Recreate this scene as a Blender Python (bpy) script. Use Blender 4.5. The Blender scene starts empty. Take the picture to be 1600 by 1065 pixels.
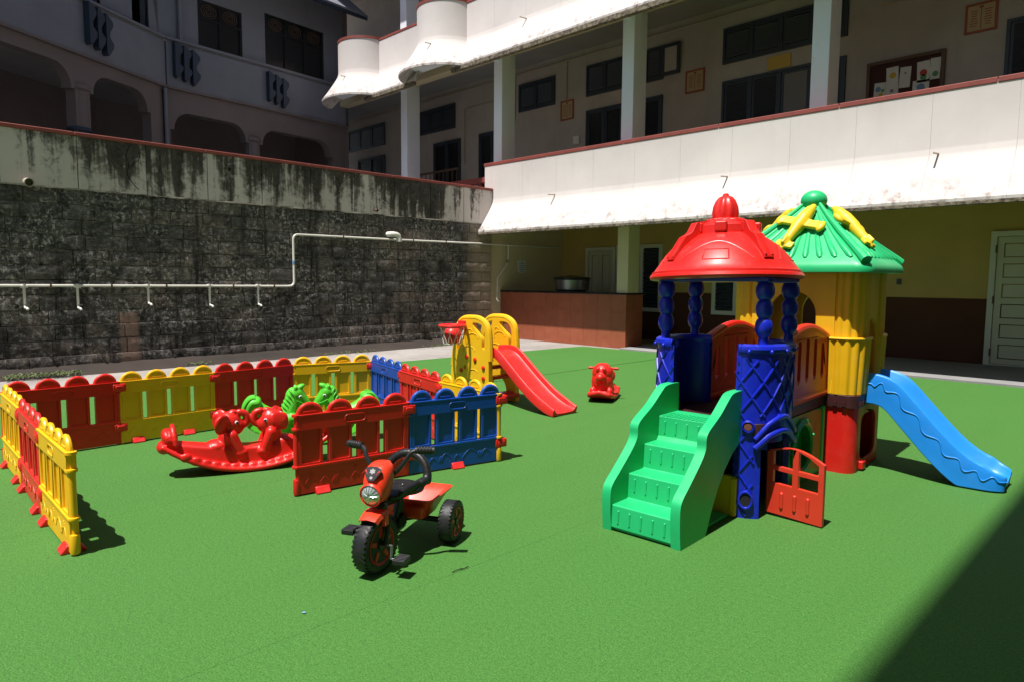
import bpy, bmesh, math, random
from mathutils import Vector, Matrix, Quaternion, noise
from mathutils.geometry import tessellate_polygon
R_ = math.radians
PI = math.pi
random.seed(7)
scene = bpy.context.scene
COL = scene.collection

# ------------------------------------------------------------------ camera
cam_d = bpy.data.cameras.new('camera')
cam = bpy.data.objects.new('camera', cam_d); COL.objects.link(cam)
scene.camera = cam
def cam_axes(yaw, pitch, roll):
    f = Vector((-math.sin(yaw)*math.cos(pitch), math.cos(yaw)*math.cos(pitch), -math.sin(pitch)))
    r = Vector((math.cos(yaw), math.sin(yaw), 0)); u = r.cross(f)
    return math.cos(roll)*r+math.sin(roll)*u, -math.sin(roll)*r+math.cos(roll)*u, f
r, u, f = cam_axes(R_(45.07), R_(5.115), R_(0.396))
m = Matrix.Identity(4)
for i in range(3):
    m[i][0], m[i][1], m[i][2] = r[i], u[i], -f[i]
m[2][3] = 1.4
cam.matrix_world = m
cam_d.sensor_width = 36; cam_d.lens = 23.975
cam_d.clip_start = 0.05; cam_d.clip_end = 500

# ------------------------------------------------------------------ world, sun, exposure
SUN = Vector((-0.019, 0.385, -1.0))          # the way the sunlight travels
w = bpy.data.worlds.new('World'); scene.world = w; w.use_nodes = True
nt = w.node_tree; nt.nodes.clear()
sky = nt.nodes.new('ShaderNodeTexSky'); sky.sky_type = 'NISHITA'; sky.sun_disc = False
sky.sun_elevation = math.atan2(1.0, math.hypot(SUN.x, SUN.y)); sky.sun_rotation = math.atan2(-SUN.x, -SUN.y)
sky.air_density = 1.0; sky.dust_density = 1.2
bg = nt.nodes.new('ShaderNodeBackground'); bg.inputs[1].default_value = 0.066
wo = nt.nodes.new('ShaderNodeOutputWorld')
nt.links.new(sky.outputs[0], bg.inputs[0]); nt.links.new(bg.outputs[0], wo.inputs[0])
sd = bpy.data.lights.new('sun', 'SUN'); sd.energy = 5.0; sd.angle = R_(0.53); sd.color = (1.0, 0.96, 0.905)
so = bpy.data.objects.new('sun', sd); COL.objects.link(so)
so.rotation_mode = 'QUATERNION'; so.rotation_quaternion = SUN.to_track_quat('-Z', 'Y'); so.location = (0, -4, 20)
vs = scene.view_settings
vs.view_transform = 'Standard'; vs.look = 'None'; vs.exposure = 0.62; vs.gamma = 1.0; vs.use_curve_mapping = False

# ------------------------------------------------------------------ materials
class NT:
    def __init__(s, name):
        s.m = bpy.data.materials.new(name); s.m.use_nodes = True; s.t = s.m.node_tree
        s.b = s.t.nodes['Principled BSDF']
    def n(s, kind, **kw):
        o = s.t.nodes.new('ShaderNode'+kind)
        for k, v in kw.items():
            if k in o.inputs: o.inputs[k].default_value = v
            else: setattr(o, k, v)
        return o
    def l(s, a, b): s.t.links.new(a, b)
    def pos(s): return s.n('NewGeometry').outputs['Position']
    def objc(s): return s.n('TexCoord').outputs['Object']
    def mapping(s, v, scale):
        q = s.n('Mapping'); q.inputs['Scale'].default_value = scale; s.l(v, q.inputs['Vector']); return q.outputs[0]
    def noise(s, v, scale, detail=3, rough=.55, dist=0):
        q = s.n('TexNoise'); q.inputs['Scale'].default_value = scale; q.inputs['Detail'].default_value = detail
        q.inputs['Roughness'].default_value = rough; q.inputs['Distortion'].default_value = dist
        s.l(v, q.inputs['Vector']); return q.outputs['Fac']
    def ramp(s, fac, a, b, va=0.0, vb=1.0):
        q = s.n('MapRange'); q.inputs['From Min'].default_value = a; q.inputs['From Max'].default_value = b
        q.inputs['To Min'].default_value = va; q.inputs['To Max'].default_value = vb; s.l(fac, q.inputs['Value']); return q.outputs[0]
    def mix(s, fac, a, b):
        q = s.n('Mix', data_type='RGBA')
        if isinstance(fac, (int, float)): q.inputs[0].default_value = fac
        else: s.l(fac, q.inputs[0])
        for k, v in ((6, a), (7, b)):
            if isinstance(v, tuple): q.inputs[k].default_value = v+(1,) if len(v) == 3 else v
            else: s.l(v, q.inputs[k])
        return q.outputs[2]
    def math(s, op, a, b):
        q = s.n('Math', operation=op)
        for k, v in ((0, a), (1, b)):
            if isinstance(v, (int, float)): q.inputs[k].default_value = v
            else: s.l(v, q.inputs[k])
        return q.outputs[0]
    def sep(s, v):
        q = s.n('SeparateXYZ'); s.l(v, q.inputs[0]); return q.outputs
    def bump(s, h, strength, dist=.01):
        q = s.n('Bump'); q.inputs['Strength'].default_value = strength; q.inputs['Distance'].default_value = dist
        s.l(h, q.inputs['Height']); s.l(q.outputs[0], s.b.inputs['Normal'])
    def col(s, c):
        if isinstance(c, tuple): s.b.inputs['Base Color'].default_value = c+(1,)
        else: s.l(c, s.b.inputs['Base Color'])
    def rough(s, v):
        if isinstance(v, (int, float)): s.b.inputs['Roughness'].default_value = v
        else: s.l(v, s.b.inputs['Roughness'])

def plastic(name, c, rough=.34, dust=.2, var=.14):
    a = NT(name); p = a.objc()
    n1 = a.noise(p, 3.5, 4); n2 = a.noise(p, 60, 3); n3 = a.noise(p, 9, 7, .72)
    sc = a.noise(a.mapping(p, (26, 26, 3)), 5, 3, .6, 1.2)
    dk = tuple(v*(1-var) for v in c)
    base = a.mix(a.ramp(n1, .3, .7), dk, c)
    g = .45
    dusty = tuple(v*.75+g*.25 for v in c)
    base = a.mix(a.math('MULTIPLY', a.ramp(n3, .55, .8), dust), base, dusty)
    base = a.mix(a.math('MULTIPLY', a.math('MULTIPLY', a.ramp(sc, .64, .72), a.ramp(n1, .42, .62)), dust*1.2), base, dusty)
    a.col(base); a.rough(a.ramp(n3, .25, .8, rough-.06, rough+.18))
    a.bump(a.math('ADD', a.math('MULTIPLY', n2, .25), n1), .12, .004)
    a.b.inputs['Specular IOR Level'].default_value = .45
    return a.m

def paint(name, c, c2=None, rough=.75, scale=1.3, bumpstr=.15, dirt=None, streak=None):
    a = NT(name); p = a.pos()
    n1 = a.noise(p, scale, 5, .6); n2 = a.noise(p, 34, 4); n3 = a.noise(p, scale*4.2, 6, .7)
    c2 = c2 or tuple(v*.86 for v in c)
    base = a.mix(a.ramp(n1, .3, .72), c2, c)
    if dirt:
        base = a.mix(a.ramp(n3, .6, .8, 0, .55), base, dirt)
    if streak:
        n4 = a.noise(a.mapping(p, (5, 5, .55)), 1.6, 5, .7)
        base = a.mix(a.ramp(n4, .57, .8, 0, .45), base, streak)
    a.col(base); a.rough(rough); a.bump(a.math('ADD', n2, a.math('MULTIPLY', n3, .5)), bumpstr, .006)
    return a.m

MT = {}
MT['red'] = plastic('red_plastic', (.65, .014, .010))
MT['red_light'] = plastic('coral_red_plastic', (.66, .022, .020))
MT['orange_red'] = plastic('orange_red_plastic', (.62, .038, .018))
MT['trike_red'] = plastic('tricycle_red_plastic', (.76, .045, .016), .3)
MT['yellow'] = plastic('yellow_plastic', (.85, .46, .008))
MT['yellow_play'] = plastic('warm_yellow_plastic', (.82, .46, .010), .36)
MT['yellow_plane'] = plastic('pale_yellow_plastic', (.82, .56, .02), .4)
MT['blue'] = plastic('blue_plastic', (.006, .068, .38))
MT['ultra'] = plastic('ultramarine_plastic', (.006, .018, .44), .3)
MT['sky_blue'] = plastic('sky_blue_plastic', (.014, .25, .80), .36)
MT['green'] = plastic('emerald_plastic', (.016, .46, .16), .38)
MT['dkgreen'] = plastic('deep_green_plastic', (.008, .20, .045), .33)
MT['lime'] = plastic('lime_green_plastic', (.085, .52, .030), .36)
MT['black'] = plastic('black_plastic', (.010, .010, .011), .36, .03)
MT['rubber'] = plastic('black_rubber', (.010, .010, .011), .48, .05)
MT['wine'] = plastic('dark_wine_plastic', (.045, .010, .012), .45)
MT['dark_red'] = plastic('deep_red_plastic', (.32, .006, .008), .35)
MT['rim_red'] = plastic('dark_red_rim', (.50, .014, .012), .35)
MT['brown_cap'] = plastic('brown_plastic_cap', (.17, .06, .04), .5)
MT['white_plastic'] = plastic('white_pvc', (.66, .64, .58), .45, .4, .2)
MT['eye_white'] = plastic('white_eye_print', (.75, .75, .75), .4)
MT['net'] = plastic('white_net_cord', (.75, .72, .70), .7)

def simple(name, c, rough=.5, metal=0.0, bumps=.05, scale=40):
    a = NT(name); p = a.objc(); n1 = a.noise(p, scale, 3); n2 = a.noise(p, 4, 4)
    a.col(a.mix(n2, tuple(v*.8 for v in c), c)); a.rough(a.ramp(n1, .2, .8, rough*.85, min(1, rough*1.15)))
    a.b.inputs['Metallic'].default_value = metal; a.bump(n1, bumps, .003)
    return a.m
MT['steel'] = simple('dull_steel', (.28, .28, .28), .35, .9)
MT['chrome'] = simple('chrome_reflector', (.75, .77, .78), .12, 1.0)
MT['glassy'] = simple('clear_lamp_lens', (.62, .66, .66), .06, .55, .25, 22)
MT['sticker'] = simple('silver_sticker', (.34, .34, .35), .4)
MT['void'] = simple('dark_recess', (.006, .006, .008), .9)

# wall paint etc.
MT['cream'] = paint('cream_wall_paint', (.60, .50, .335), (.53, .44, .29), dirt=(.40, .33, .24))
MT['white_paint'] = paint('white_column_paint', (.82, .85, .92), (.77, .80, .86), dirt=(.62, .58, .55))
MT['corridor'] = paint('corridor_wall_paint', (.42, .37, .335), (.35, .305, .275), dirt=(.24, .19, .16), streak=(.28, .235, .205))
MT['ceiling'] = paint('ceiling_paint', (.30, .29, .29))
MT['yellow_wall'] = paint('yellow_wall_paint', (.50, .345, .10), (.43, .295, .085))
MT['dado'] = paint('brown_dado_paint', (.088, .026, .009), (.068, .020, .007), .85)
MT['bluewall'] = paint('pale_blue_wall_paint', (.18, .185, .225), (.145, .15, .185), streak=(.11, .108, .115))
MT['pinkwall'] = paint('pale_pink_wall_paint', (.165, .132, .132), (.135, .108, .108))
MT['redcap'] = paint('red_oxide_coping', (.27, .056, .042), (.19, .040, .032), .65, 5, .3, dirt=(.09, .05, .04))
MT['shutter'] = simple('slate_blue_shutter_paint', (.030, .040, .057), .5)
MT['shutter_dk'] = simple('dark_window_glass', (.012, .013, .016), .25)
MT['emblem'] = simple('deep_blue_trim_paint', (.022, .036, .066), .6)
MT['doorcream'] = paint('cream_door_paint', (.52, .50, .36), (.46, .44, .31), .5)
MT['frame_white'] = paint('white_frame_paint', (.58, .57, .48), (.5, .49, .40), .5)
MT['wood'] = simple('brown_wood', (.11, .055, .03), .6)
MT['board'] = simple('maroon_board', (.055, .018, .016), .9)
MT['paper'] = simple('white_paper', (.70, .70, .68), .9)
MT['paper_yellow'] = simple('yellow_print', (.62, .42, .05), .9)
MT['paper_blue'] = simple('blue_print', (.16, .30, .50), .9)
MT['paper_green'] = simple('green_print', (.10, .32, .14), .9)
MT['paper_red'] = simple('red_print', (.50, .07, .06), .9)
MT['paper_grey'] = simple('grey_print', (.20, .19, .18), .9)
MT['plaque'] = simple('cream_plaque', (.46, .34, .20), .7)
MT['plaque_rim'] = simple('red_brown_plaque_frame', (.30, .07, .03), .6)
MT['yellow_board'] = simple('ochre_board', (.55, .36, .07), .7)
MT['conduit'] = simple('painted_conduit', (.40, .34, .27), .6)
MT['rust'] = simple('rusty_iron', (.13, .075, .05), .8)

def mat_parapet():
    a = NT('off_white_parapet_paint'); p = a.pos(); s = a.sep(p)
    n1 = a.noise(p, .9, 5, .6); n2 = a.noise(p, 40, 4); n3 = a.noise(a.mapping(p, (3, 3, 1.6)), 2.6, 8, .75)
    n5 = a.noise(p, 3.0, 3)
    base = a.mix(a.ramp(n1, .3, .7), (.52, .475, .46), (.60, .555, .535))
    # damp stains that collect along the drip edge of each skirt
    e1 = a.ramp(s[2], 2.95, 2.52); e2 = a.ramp(s[2], 6.86, 6.44)
    lim = a.ramp(s[2], 5.0, 5.001)
    e = a.math('ADD', a.math('MULTIPLY', e1, a.math('SUBTRACT', 1.0, lim)), a.math('MULTIPLY', e2, lim))
    st = a.math('MULTIPLY', a.ramp(n3, .46, .64), e)
    base = a.mix(a.math('MULTIPLY', a.math('MULTIPLY', st, a.ramp(n5, .33, .54)), 1.0), base, (.13, .095, .08))
    n4 = a.noise(a.mapping(p, (4, 4, .35)), 1.3, 6, .7)
    base = a.mix(a.ramp(n4, .56, .78, 0, .22), base, (.40, .35, .31))
    a.col(base); a.rough(.8); a.bump(n2, .12, .005); return a.m
MT['parapet'] = mat_parapet()

def mat_moss_edge():
    a = NT('weathered_drip_edge'); p = a.pos()
    n1 = a.noise(p, 14, 6, .75); n2 = a.noise(p, 45, 3)
    a.col(a.mix(a.ramp(n1, .4, .62), (.035, .028, .02), (.26, .21, .15))); a.rough(.95); a.bump(n1, .6, .02); return a.m
MT['drip'] = mat_moss_edge()

def mat_stone():
    a = NT('mouldy_stone'); p = a.pos(); s = a.sep(p)
    ri = a.n('ObjectInfo').outputs['Random']
    n1 = a.noise(p, .55, 5, .6); n2 = a.noise(p, 5.0, 8, .72, .6); n3 = a.noise(p, 17, 7, .75, .5)
    n4 = a.noise(a.mapping(p, (1, 2.2, .16)), 2.2, 6, .7); n5 = a.noise(p, 1.9, 4, .6)
    dark = a.mix(a.ramp(n2, .38, .62), (.008, .0075, .007), (.092, .083, .078))
    brown = a.mix(a.ramp(n2, .36, .62), (.034, .026, .022), (.27, .205, .170))
    # brown stone shows where the black mould is thin: low on the wall, by the corner and in patches
    low = a.math('MULTIPLY', a.ramp(s[2], 1.3, .1), .40); near = a.math('MULTIPLY', a.ramp(s[1], 8.4, 10.6), .6)
    f = a.math('ADD', a.math('ADD', a.ramp(n1, .40, .72, -.35, .6), low), a.math('MULTIPLY', near, a.ramp(s[2], 3.0, .8, .15, 1)))
    f = a.math('ADD', f, a.math('MULTIPLY', a.math('SUBTRACT', ri, .5), .75))
    f = a.math('ADD', f, a.ramp(n5, .35, .7, -.3, .3))
    q = a.n('Clamp'); a.l(f, q.inputs[0])
    base = a.mix(q.outputs[0], dark, brown)
    tone = a.n('TexWhiteNoise', noise_dimensions='1D'); a.l(ri, tone.inputs['W'])
    base = a.mix(a.ramp(tone.outputs['Value'], .5, 1.0, 0, .35), base, (.105, .095, .090))
    n6 = a.noise(a.mapping(p, (1, 1.2, 4.5)), 3.2, 7, .75, .8)
    base = a.mix(a.ramp(n6, .54, .66, 0, .85), base, (.24, .22, .21))
    base = a.mix(a.math('MULTIPLY', a.ramp(n3, .51, .61), a.ramp(n5, .38, .58, .10, .95)), base, (.46, .43, .42))   # lime bloom
    base = a.mix(a.ramp(n4, .54, .68, 0, .92), base, (.009, .0085, .008))                      # black runs
    tan = a.math('MULTIPLY', a.math('MULTIPLY', a.ramp(s[1], 10.35, 10.75), a.ramp(s[2], 2.75, 2.35)), a.ramp(n2, .2, .5, .5, 1))
    base = a.mix(a.math('MULTIPLY', tan, .8), base, (.42, .32, .24))          # dry stone under the skirt, never wetted
    pt = a.math('MULTIPLY', a.math('MULTIPLY', a.ramp(a.math('ABSOLUTE', a.math('SUBTRACT', s[1], 3.33), 0), .16, .11), a.ramp(s[2], .86, .80)), a.ramp(n2, .25, .6, .35, .95))
    base = a.mix(pt, base, (.30, .195, .15))
    a.col(base); a.rough(.92); a.bump(a.math('ADD', n2, a.math('MULTIPLY', n3, .6)), .9, .03); return a.m
MT['stone'] = mat_stone()
def mat_mortar():
    a = NT('mortar'); p = a.pos(); n1 = a.noise(p, 2.4, 6, .7); n2 = a.noise(p, 22, 4)
    a.col(a.mix(a.ramp(n1, .38, .58), (.035, .031, .028), (.46, .41, .37))); a.rough(.95); a.bump(n2, .5, .01); return a.m
MT['mortar'] = mat_mortar()
def mat_streaky():
    a = NT('mould_streaked_plaster'); p = a.pos(); s = a.sep(p)
    n1 = a.noise(a.mapping(p, (1, 3.2, .28)), 1.25, 6, .62, .4); n2 = a.noise(p, 6.5, 8, .75, .5); n3 = a.noise(p, .5, 3)
    n4 = a.noise(a.mapping(p, (1, 14, .5)), 1.6, 4, .6)
    base = a.mix(a.ramp(n3, .3, .7), (.46, .405, .385), (.66, .585, .57))
    top = a.ramp(s[2], 2.68, 3.5, -.075, .075)
    f = a.math('ADD', a.math('ADD', a.math('MULTIPLY', n1, .74), a.math('MULTIPLY', n2, .36)), top)
    f = a.math('ADD', f, a.math('MULTIPLY', n4, .14))
    f = a.math('SUBTRACT', f, a.math('MULTIPLY', a.ramp(s[1], 9.6, 11.2), .16))
    f = a.math('ADD', f, a.ramp(a.noise(a.mapping(p, (1, 1, .3)), .8, 3), .32, .68, -.15, .13))
    base = a.mix(a.ramp(f, .535, .635), base, (.014, .013, .012))
    base = a.mix(a.math('MULTIPLY', a.ramp(f, .48, .58), a.ramp(n2, .4, .6, .1, .6)), base, (.12, .10, .085))
    a.col(base); a.rough(.92); a.bump(a.math('ADD', n2, n1), .3, .012); return a.m
MT['streaky'] = mat_streaky()
def mat_concrete(name, c1, c2, dark):
    a = NT(name); p = a.pos(); n1 = a.noise(p, .8, 6, .65); n2 = a.noise(p, 7, 7, .7); n3 = a.noise(p, 60, 3)
    b = a.mix(a.ramp(n1, .32, .68), c1, c2); b = a.mix(a.ramp(n2, .55, .75, 0, .6), b, dark)
    a.col(b); a.rough(.9); a.bump(a.math('ADD', n3, n2), .3, .01); return a.m
MT['concrete'] = mat_concrete('worn_concrete', (.22, .195, .18), (.33, .305, .285), (.12, .108, .095))
MT['verandah'] = mat_concrete('grey_floor', (.20, .20, .20), (.27, .26, .26), (.12, .12, .12))
MT['soil'] = mat_concrete('dry_leaf_soil', (.016, .012, .009), (.042, .028, .021), (.009, .008, .007))
def mat_turf():
    a = NT('artificial_turf'); p = a.pos()
    fine = a.noise(p, 150, 3, .75); mid = a.noise(p, 48, 3, .65); big = a.noise(p, .55, 4, .6); pile = a.noise(a.mapping(p, (3.5, .5, 1)), .9, 4, .6)
    v = a.n('TexVoronoi', feature='F1'); v.inputs['Scale'].default_value = 120; a.l(p, v.inputs['Vector'])
    base = a.mix(a.ramp(fine, .34, .66), (.022, .090, .012), (.082, .245, .044))
    base = a.mix(a.ramp(mid, .52, .74, 0, .55), base, (.080, .230, .042))
    base = a.mix(a.ramp(mid, .46, .28, 0, .4), base, (.018, .080, .008))
    base = a.mix(a.ramp(v.outputs['Distance'], .16, .02, 0, .6), base, (.23, .38, .12))
    base = a.mix(a.math('MULTIPLY', a.ramp(big, .35, .7), .18), base, (.066, .165, .026))
    base = a.mix(a.math('MULTIPLY', a.ramp(pile, .5, .7), .10), base, (.030, .115, .012))
    a.col(base); a.rough(.78); a.b.inputs['Specular IOR Level'].default_value = .3
    h = a.math('ADD', a.math('MULTIPLY', fine, .8), mid)
    a.bump(h, .6, .011); return a.m
MT['turf'] = mat_turf()
def mat_tile():
    a = NT('terracotta_tile'); p = a.pos(); ri = a.n('ObjectInfo').outputs['Random']
    n1 = a.noise(p, 6, 6, .7); n2 = a.noise(p, 90, 2)
    b = a.mix(a.ramp(n1, .3, .7), (.27, .070, .032), (.36, .100, .048)); b = a.mix(a.math('MULTIPLY', ri, .35), b, (.22, .062, .032))
    a.col(b); a.rough(.55); a.bump(n2, .1, .003); return a.m
MT['tile'] = mat_tile()
def mat_leaf():
    a = NT('weed_leaf'); ri = a.n('ObjectInfo').outputs['Random']; n = a.noise(a.pos(), 30, 2)
    a.col(a.mix(n, (.035, .060, .014), (.12, .15, .04))); a.rough(.6); return a.m
MT['leaf'] = mat_leaf()

# ------------------------------------------------------------------ mesh helpers
class B:
    def __init__(s): s.bm = bmesh.new()
    def _add(s, vs, fs):
        v = [s.bm.verts.new(p) for p in vs]
        for q in fs:
            try: s.bm.faces.new([v[i] for i in q])
            except ValueError: pass
        return v
    def box(s, x0, x1, y0, y1, z0, z1, M=None):
        p = [Vector((x, y, z)) for z in (z0, z1) for y in (y0, y1) for x in (x0, x1)]
        if M: p = [M @ q for q in p]
        s._add(p, [(0, 2, 3, 1), (4, 5, 7, 6), (0, 1, 5, 4), (2, 6, 7, 3), (0, 4, 6, 2), (1, 3, 7, 5)]); return s
    def plate(s, outer, holes, t0, t1, M):
        """polygon with holes in local (a,b), extruded c=t0..t1; M maps (a,b,c)"""
        loops = [outer]+list(holes); flat = [q for L in loops for q in L]
        tris = tessellate_polygon([[Vector((q[0], q[1], 0)) for q in L] for L in loops])
        n = len(flat)
        vs = [M @ Vector((a, b, t0)) for a, b in flat]+[M @ Vector((a, b, t1)) for a, b in flat]
        fs = [tuple(t) for t in tris]+[tuple(i+n for i in reversed(t)) for t in tris]
        k = 0
        for L in loops:
            c = len(L)
            for i in range(c): fs.append((k+i, k+(i+1) % c, n+k+(i+1) % c, n+k+i))
            k += c
        s._add(vs, fs); return s
    def tube(s, path, r, n=10, closed=False, taper=None, flat=None):
        P = [Vector(q) for q in path]; m_ = len(P); rings = []
        up = None
        for i in range(m_):
            a = P[(i-1) % m_] if (closed or i > 0) else P[i]; b = P[(i+1) % m_] if (closed or i < m_-1) else P[i]
            d = (b-a).normalized()
            if up is None:
                up = Vector((0, 0, 1)) if abs(d.z) < .9 else Vector((1, 0, 0))
            sd_ = d.cross(up).normalized(); up = sd_.cross(d).normalized()
            rr = r if taper is None else taper[i]
            rings.append([P[i]+rr*(math.cos(2*PI*k/n)*sd_+math.sin(2*PI*k/n)*up*(flat or 1)) for k in range(n)])
        s.loft(rings, closed_path=closed, cap=not closed); return s
    def loft(s, rings, closed_path=False, cap=True):
        n = len(rings[0]); vs = [p for r_ in rings for p in r_]; fs = []
        m_ = len(rings)
        for i in range(m_ if closed_path else m_-1):
            j = (i+1) % m_
            for k in range(n): fs.append((i*n+k, i*n+(k+1) % n, j*n+(k+1) % n, j*n+k))
        if cap and not closed_path:
            fs.append(tuple(reversed(range(n)))); fs.append(tuple((m_-1)*n+k for k in range(n)))
        s._add(vs, fs); return s
    def lathe(s, prof, n=24, M=None, a0=0, a1=2*PI, wob=None):
        M = M or Matrix.Identity(4); full = abs(a1-a0-2*PI) < 1e-6
        na = n if full else n+1; vs = []; fs = []
        for k in range(na):
            a = a0+(a1-a0)*k/n
            for i, (r_, z) in enumerate(prof):
                q = r_ if wob is None else r_*wob(a, i)
                vs.append(M @ Vector((q*math.cos(a), q*math.sin(a), z)))
        c = len(prof)
        for k in range(n):
            j = (k+1) % na
            for i in range(c-1): fs.append((k*c+i, j*c+i, j*c+i+1, k*c+i+1))
        if full:
            for i, e in ((0, 1), (c-1, 0)):
                if prof[i][0] > 1e-4:
                    loop = [k*c+i for k in range(na)]
                    fs.append(tuple(reversed(loop)) if e else tuple(loop))
        s._add(vs, fs)
        bmesh.ops.remove_doubles(s.bm, verts=s.bm.verts, dist=1e-6); return s
    def _sph(s, T, seg):
        nu = seg; nv = max(6, seg*2//3); vs = [T @ Vector((0, 0, 1))]; fs = []
        for j in range(1, nv):
            p = PI*j/nv
            for i in range(nu): a = 2*PI*i/nu; vs.append(T @ Vector((math.sin(p)*math.cos(a), math.sin(p)*math.sin(a), math.cos(p))))
        vs.append(T @ Vector((0, 0, -1))); L = len(vs)-1
        for i in range(nu):
            fs.append((0, 1+i, 1+(i+1) % nu)); fs.append((L, L-nu+(i+1) % nu, L-nu+i))
            for j in range(nv-2): a = 1+j*nu; fs.append((a+i, a+nu+i, a+nu+(i+1) % nu, a+(i+1) % nu))
        s._add(vs, fs); return s
    def ball(s, c, r_, seg=16, M=None):
        rx, ry, rz = r_ if isinstance(r_, tuple) else (r_, r_, r_)
        return s._sph((M or Matrix.Identity(4)) @ Matrix.Translation(Vector(c)) @ Matrix.Diagonal((rx, ry, rz, 1)), seg)
    def ell(s, c, r_, rot=(0, 0, 0), seg=16):
        from mathutils import Euler
        return s._sph(Matrix.Translation(Vector(c)) @ Euler(rot).to_matrix().to_4x4() @ Matrix.Diagonal((r_[0], r_[1], r_[2], 1)), seg)
    def cap(s, a, b, ra, rb=None, n=12):
        """capsule-like tapered limb"""
        rb = ra if rb is None else rb; a = Vector(a); b = Vector(b)
        s.tube([a, b], ra, n, taper=[ra, rb]); s.ball(a, ra, 12); s.ball(b, rb, 12); return s
    def cyl(s, a, b, r_, n=16): return s.tube([a, b], r_, n)

def fin(o, label=None, cat=None, group=None, kind=None):
    if label: o['label'] = label
    if cat: o['category'] = cat
    if group: o['group'] = group
    if kind: o['kind'] = kind
    return o
def mkmesh(name, b, mat, smooth=35):
    bmesh.ops.recalc_face_normals(b.bm, faces=b.bm.faces)
    me = bpy.data.meshes.new(name); b.bm.to_mesh(me); b.bm.free()
    if smooth:
        for p in me.polygons: p.use_smooth = True
        me.set_sharp_from_angle(angle=R_(smooth))
    me.materials.append(MT[mat] if isinstance(mat, str) else mat)
    return me
def ob(name, b, mat, parent=None, bevel=0, seg=2, smooth=35, loc=None):
    me = mkmesh(name, b, mat, smooth)
    o = bpy.data.objects.new(name, me); COL.objects.link(o)
    if parent: o.parent = parent
    if loc: o.location = loc
    if bevel:
        q = o.modifiers.new('bevel', 'BEVEL'); q.width = bevel; q.segments = seg; q.limit_method = 'ANGLE'; q.angle_limit = R_(40); q.use_clamp_overlap = True
        q.harden_normals = True
    return o
def blob(name, b, mat, parent=None, voxel=.008, smooth=4):
    o = ob(name, b, mat, parent, smooth=0)
    q = o.modifiers.new('remesh', 'REMESH'); q.mode = 'VOXEL'; q.voxel_size = voxel; q.use_smooth_shade = True
    if smooth:
        q = o.modifiers.new('smooth', 'SMOOTH'); q.factor = .5; q.iterations = smooth
    return o
def thing(name, loc=(0, 0, 0), rz=0, label=None, cat=None, group=None, kind=None):
    e = bpy.data.objects.new(name, None); COL.objects.link(e); e.location = loc; e.rotation_euler = (0, 0, rz)
    e.empty_display_size = .1
    return fin(e, label, cat, group, kind)
def inst(name, me, parent, M):
    o = bpy.data.objects.new(name, me); COL.objects.link(o)
    if parent: o.parent = parent
    o.matrix_local = M; return o
def MXZ(y=0):   # (a,b,c)->(x=a, y=y+c, z=b)
    return Matrix(((1, 0, 0, 0), (0, 0, 1, y), (0, 1, 0, 0), (0, 0, 0, 1)))
def MYZ(x=0):   # (a,b,c)->(x=x+c, y=a, z=b)
    return Matrix(((0, 0, 1, x), (1, 0, 0, 0), (0, 1, 0, 0), (0, 0, 0, 1)))
def MXY(z=0):
    return Matrix.Translation((0, 0, z))
def rrect(x0, x1, y0, y1, r_, n=5):
    o = []
    for cx, cy, a in ((x1-r_, y0+r_, -PI/2), (x1-r_, y1-r_, 0), (x0+r_, y1-r_, PI/2), (x0+r_, y0+r_, PI)):
        for k in range(n+1): o.append((cx+r_*math.cos(a+PI/2*k/n), cy+r_*math.sin(a+PI/2*k/n)))
    return o
def arch(x0, x1, z0, z1, n=12, ry=None):
    """door outline with a half-round head reaching z1"""
    rx = (x1-x0)/2; ry = ry or min(rx, z1-z0); cx = (x0+x1)/2
    return [(x0, z0), (x1, z0)]+[(cx+rx*math.cos(PI*k/n), z1-ry+ry*math.sin(PI*k/n)) for k in range(n+1)]
def circ(cx, cy, r_, n=20, ry=None): return [(cx+r_*math.cos(2*PI*k/n), cy+(ry or r_)*math.sin(2*PI*k/n)) for k in range(n)]
def curve(pts, n=8):
    """Catmull-Rom through points"""
    P = [Vector(p) for p in pts]; out = []
    for i in range(len(P)-1):
        a, b, c, d = P[max(i-1, 0)], P[i], P[i+1], P[min(i+2, len(P)-1)]
        for k in range(n):
            t = k/n
            out.append(.5*((2*b)+(c-a)*t+(2*a-5*b+4*c-d)*t*t+(3*b-a-3*c+d)*t**3))
    out.append(P[-1]); return out

# ================================================================== THE SETTING
b = B(); b.box(-70, 60, -60, 70, -.30, -.012); fin(ob('ground', b, 'concrete'), kind='structure')
# artificial turf laid in rolls, open seams between them
turf = thing('artificial_turf', kind='structure')
def turf_roll(x0, x1, y0, y1, wav=.004, left=None):
    ny = 90; vs = []; fs = []; bb = B()
    for j in range(ny+1):
        y = y0+(y1-y0)*j/ny
        a = (left(y) if left else x0)+wav*noise.noise((x0*3.1, y*2.3, 0)); c = x1+wav*noise.noise((x1*3.7, y*1.9, 4))
        vs += [(a, y, -.011), (a, y, 0), (c, y, 0), (c, y, -.011)]
    for j in range(ny):
        k = j*4
        for i in range(3): fs.append((k+i, k+i+1, k+i+5, k+i+4))
    bb._add(vs, fs); return ob('turf_roll', bb, 'turf', turf, smooth=30)
edge = lambda y: -9.98+(y-1.3)*.076+.035*noise.noise((0, y*.9, 3))
turf_roll(-9.9, -8.806, -9, 11.33, .006, edge)
turf_roll(-8.800, -6.812, -9, 11.36, .006)
turf_roll(-6.788, -4.4408, -9, 11.35, .0006)
turf_roll(-4.4392, -2.4232, -9, 11.34, .0003)
turf_roll(-2.4218, 3.2, -9, 11.33, .0003)
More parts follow.
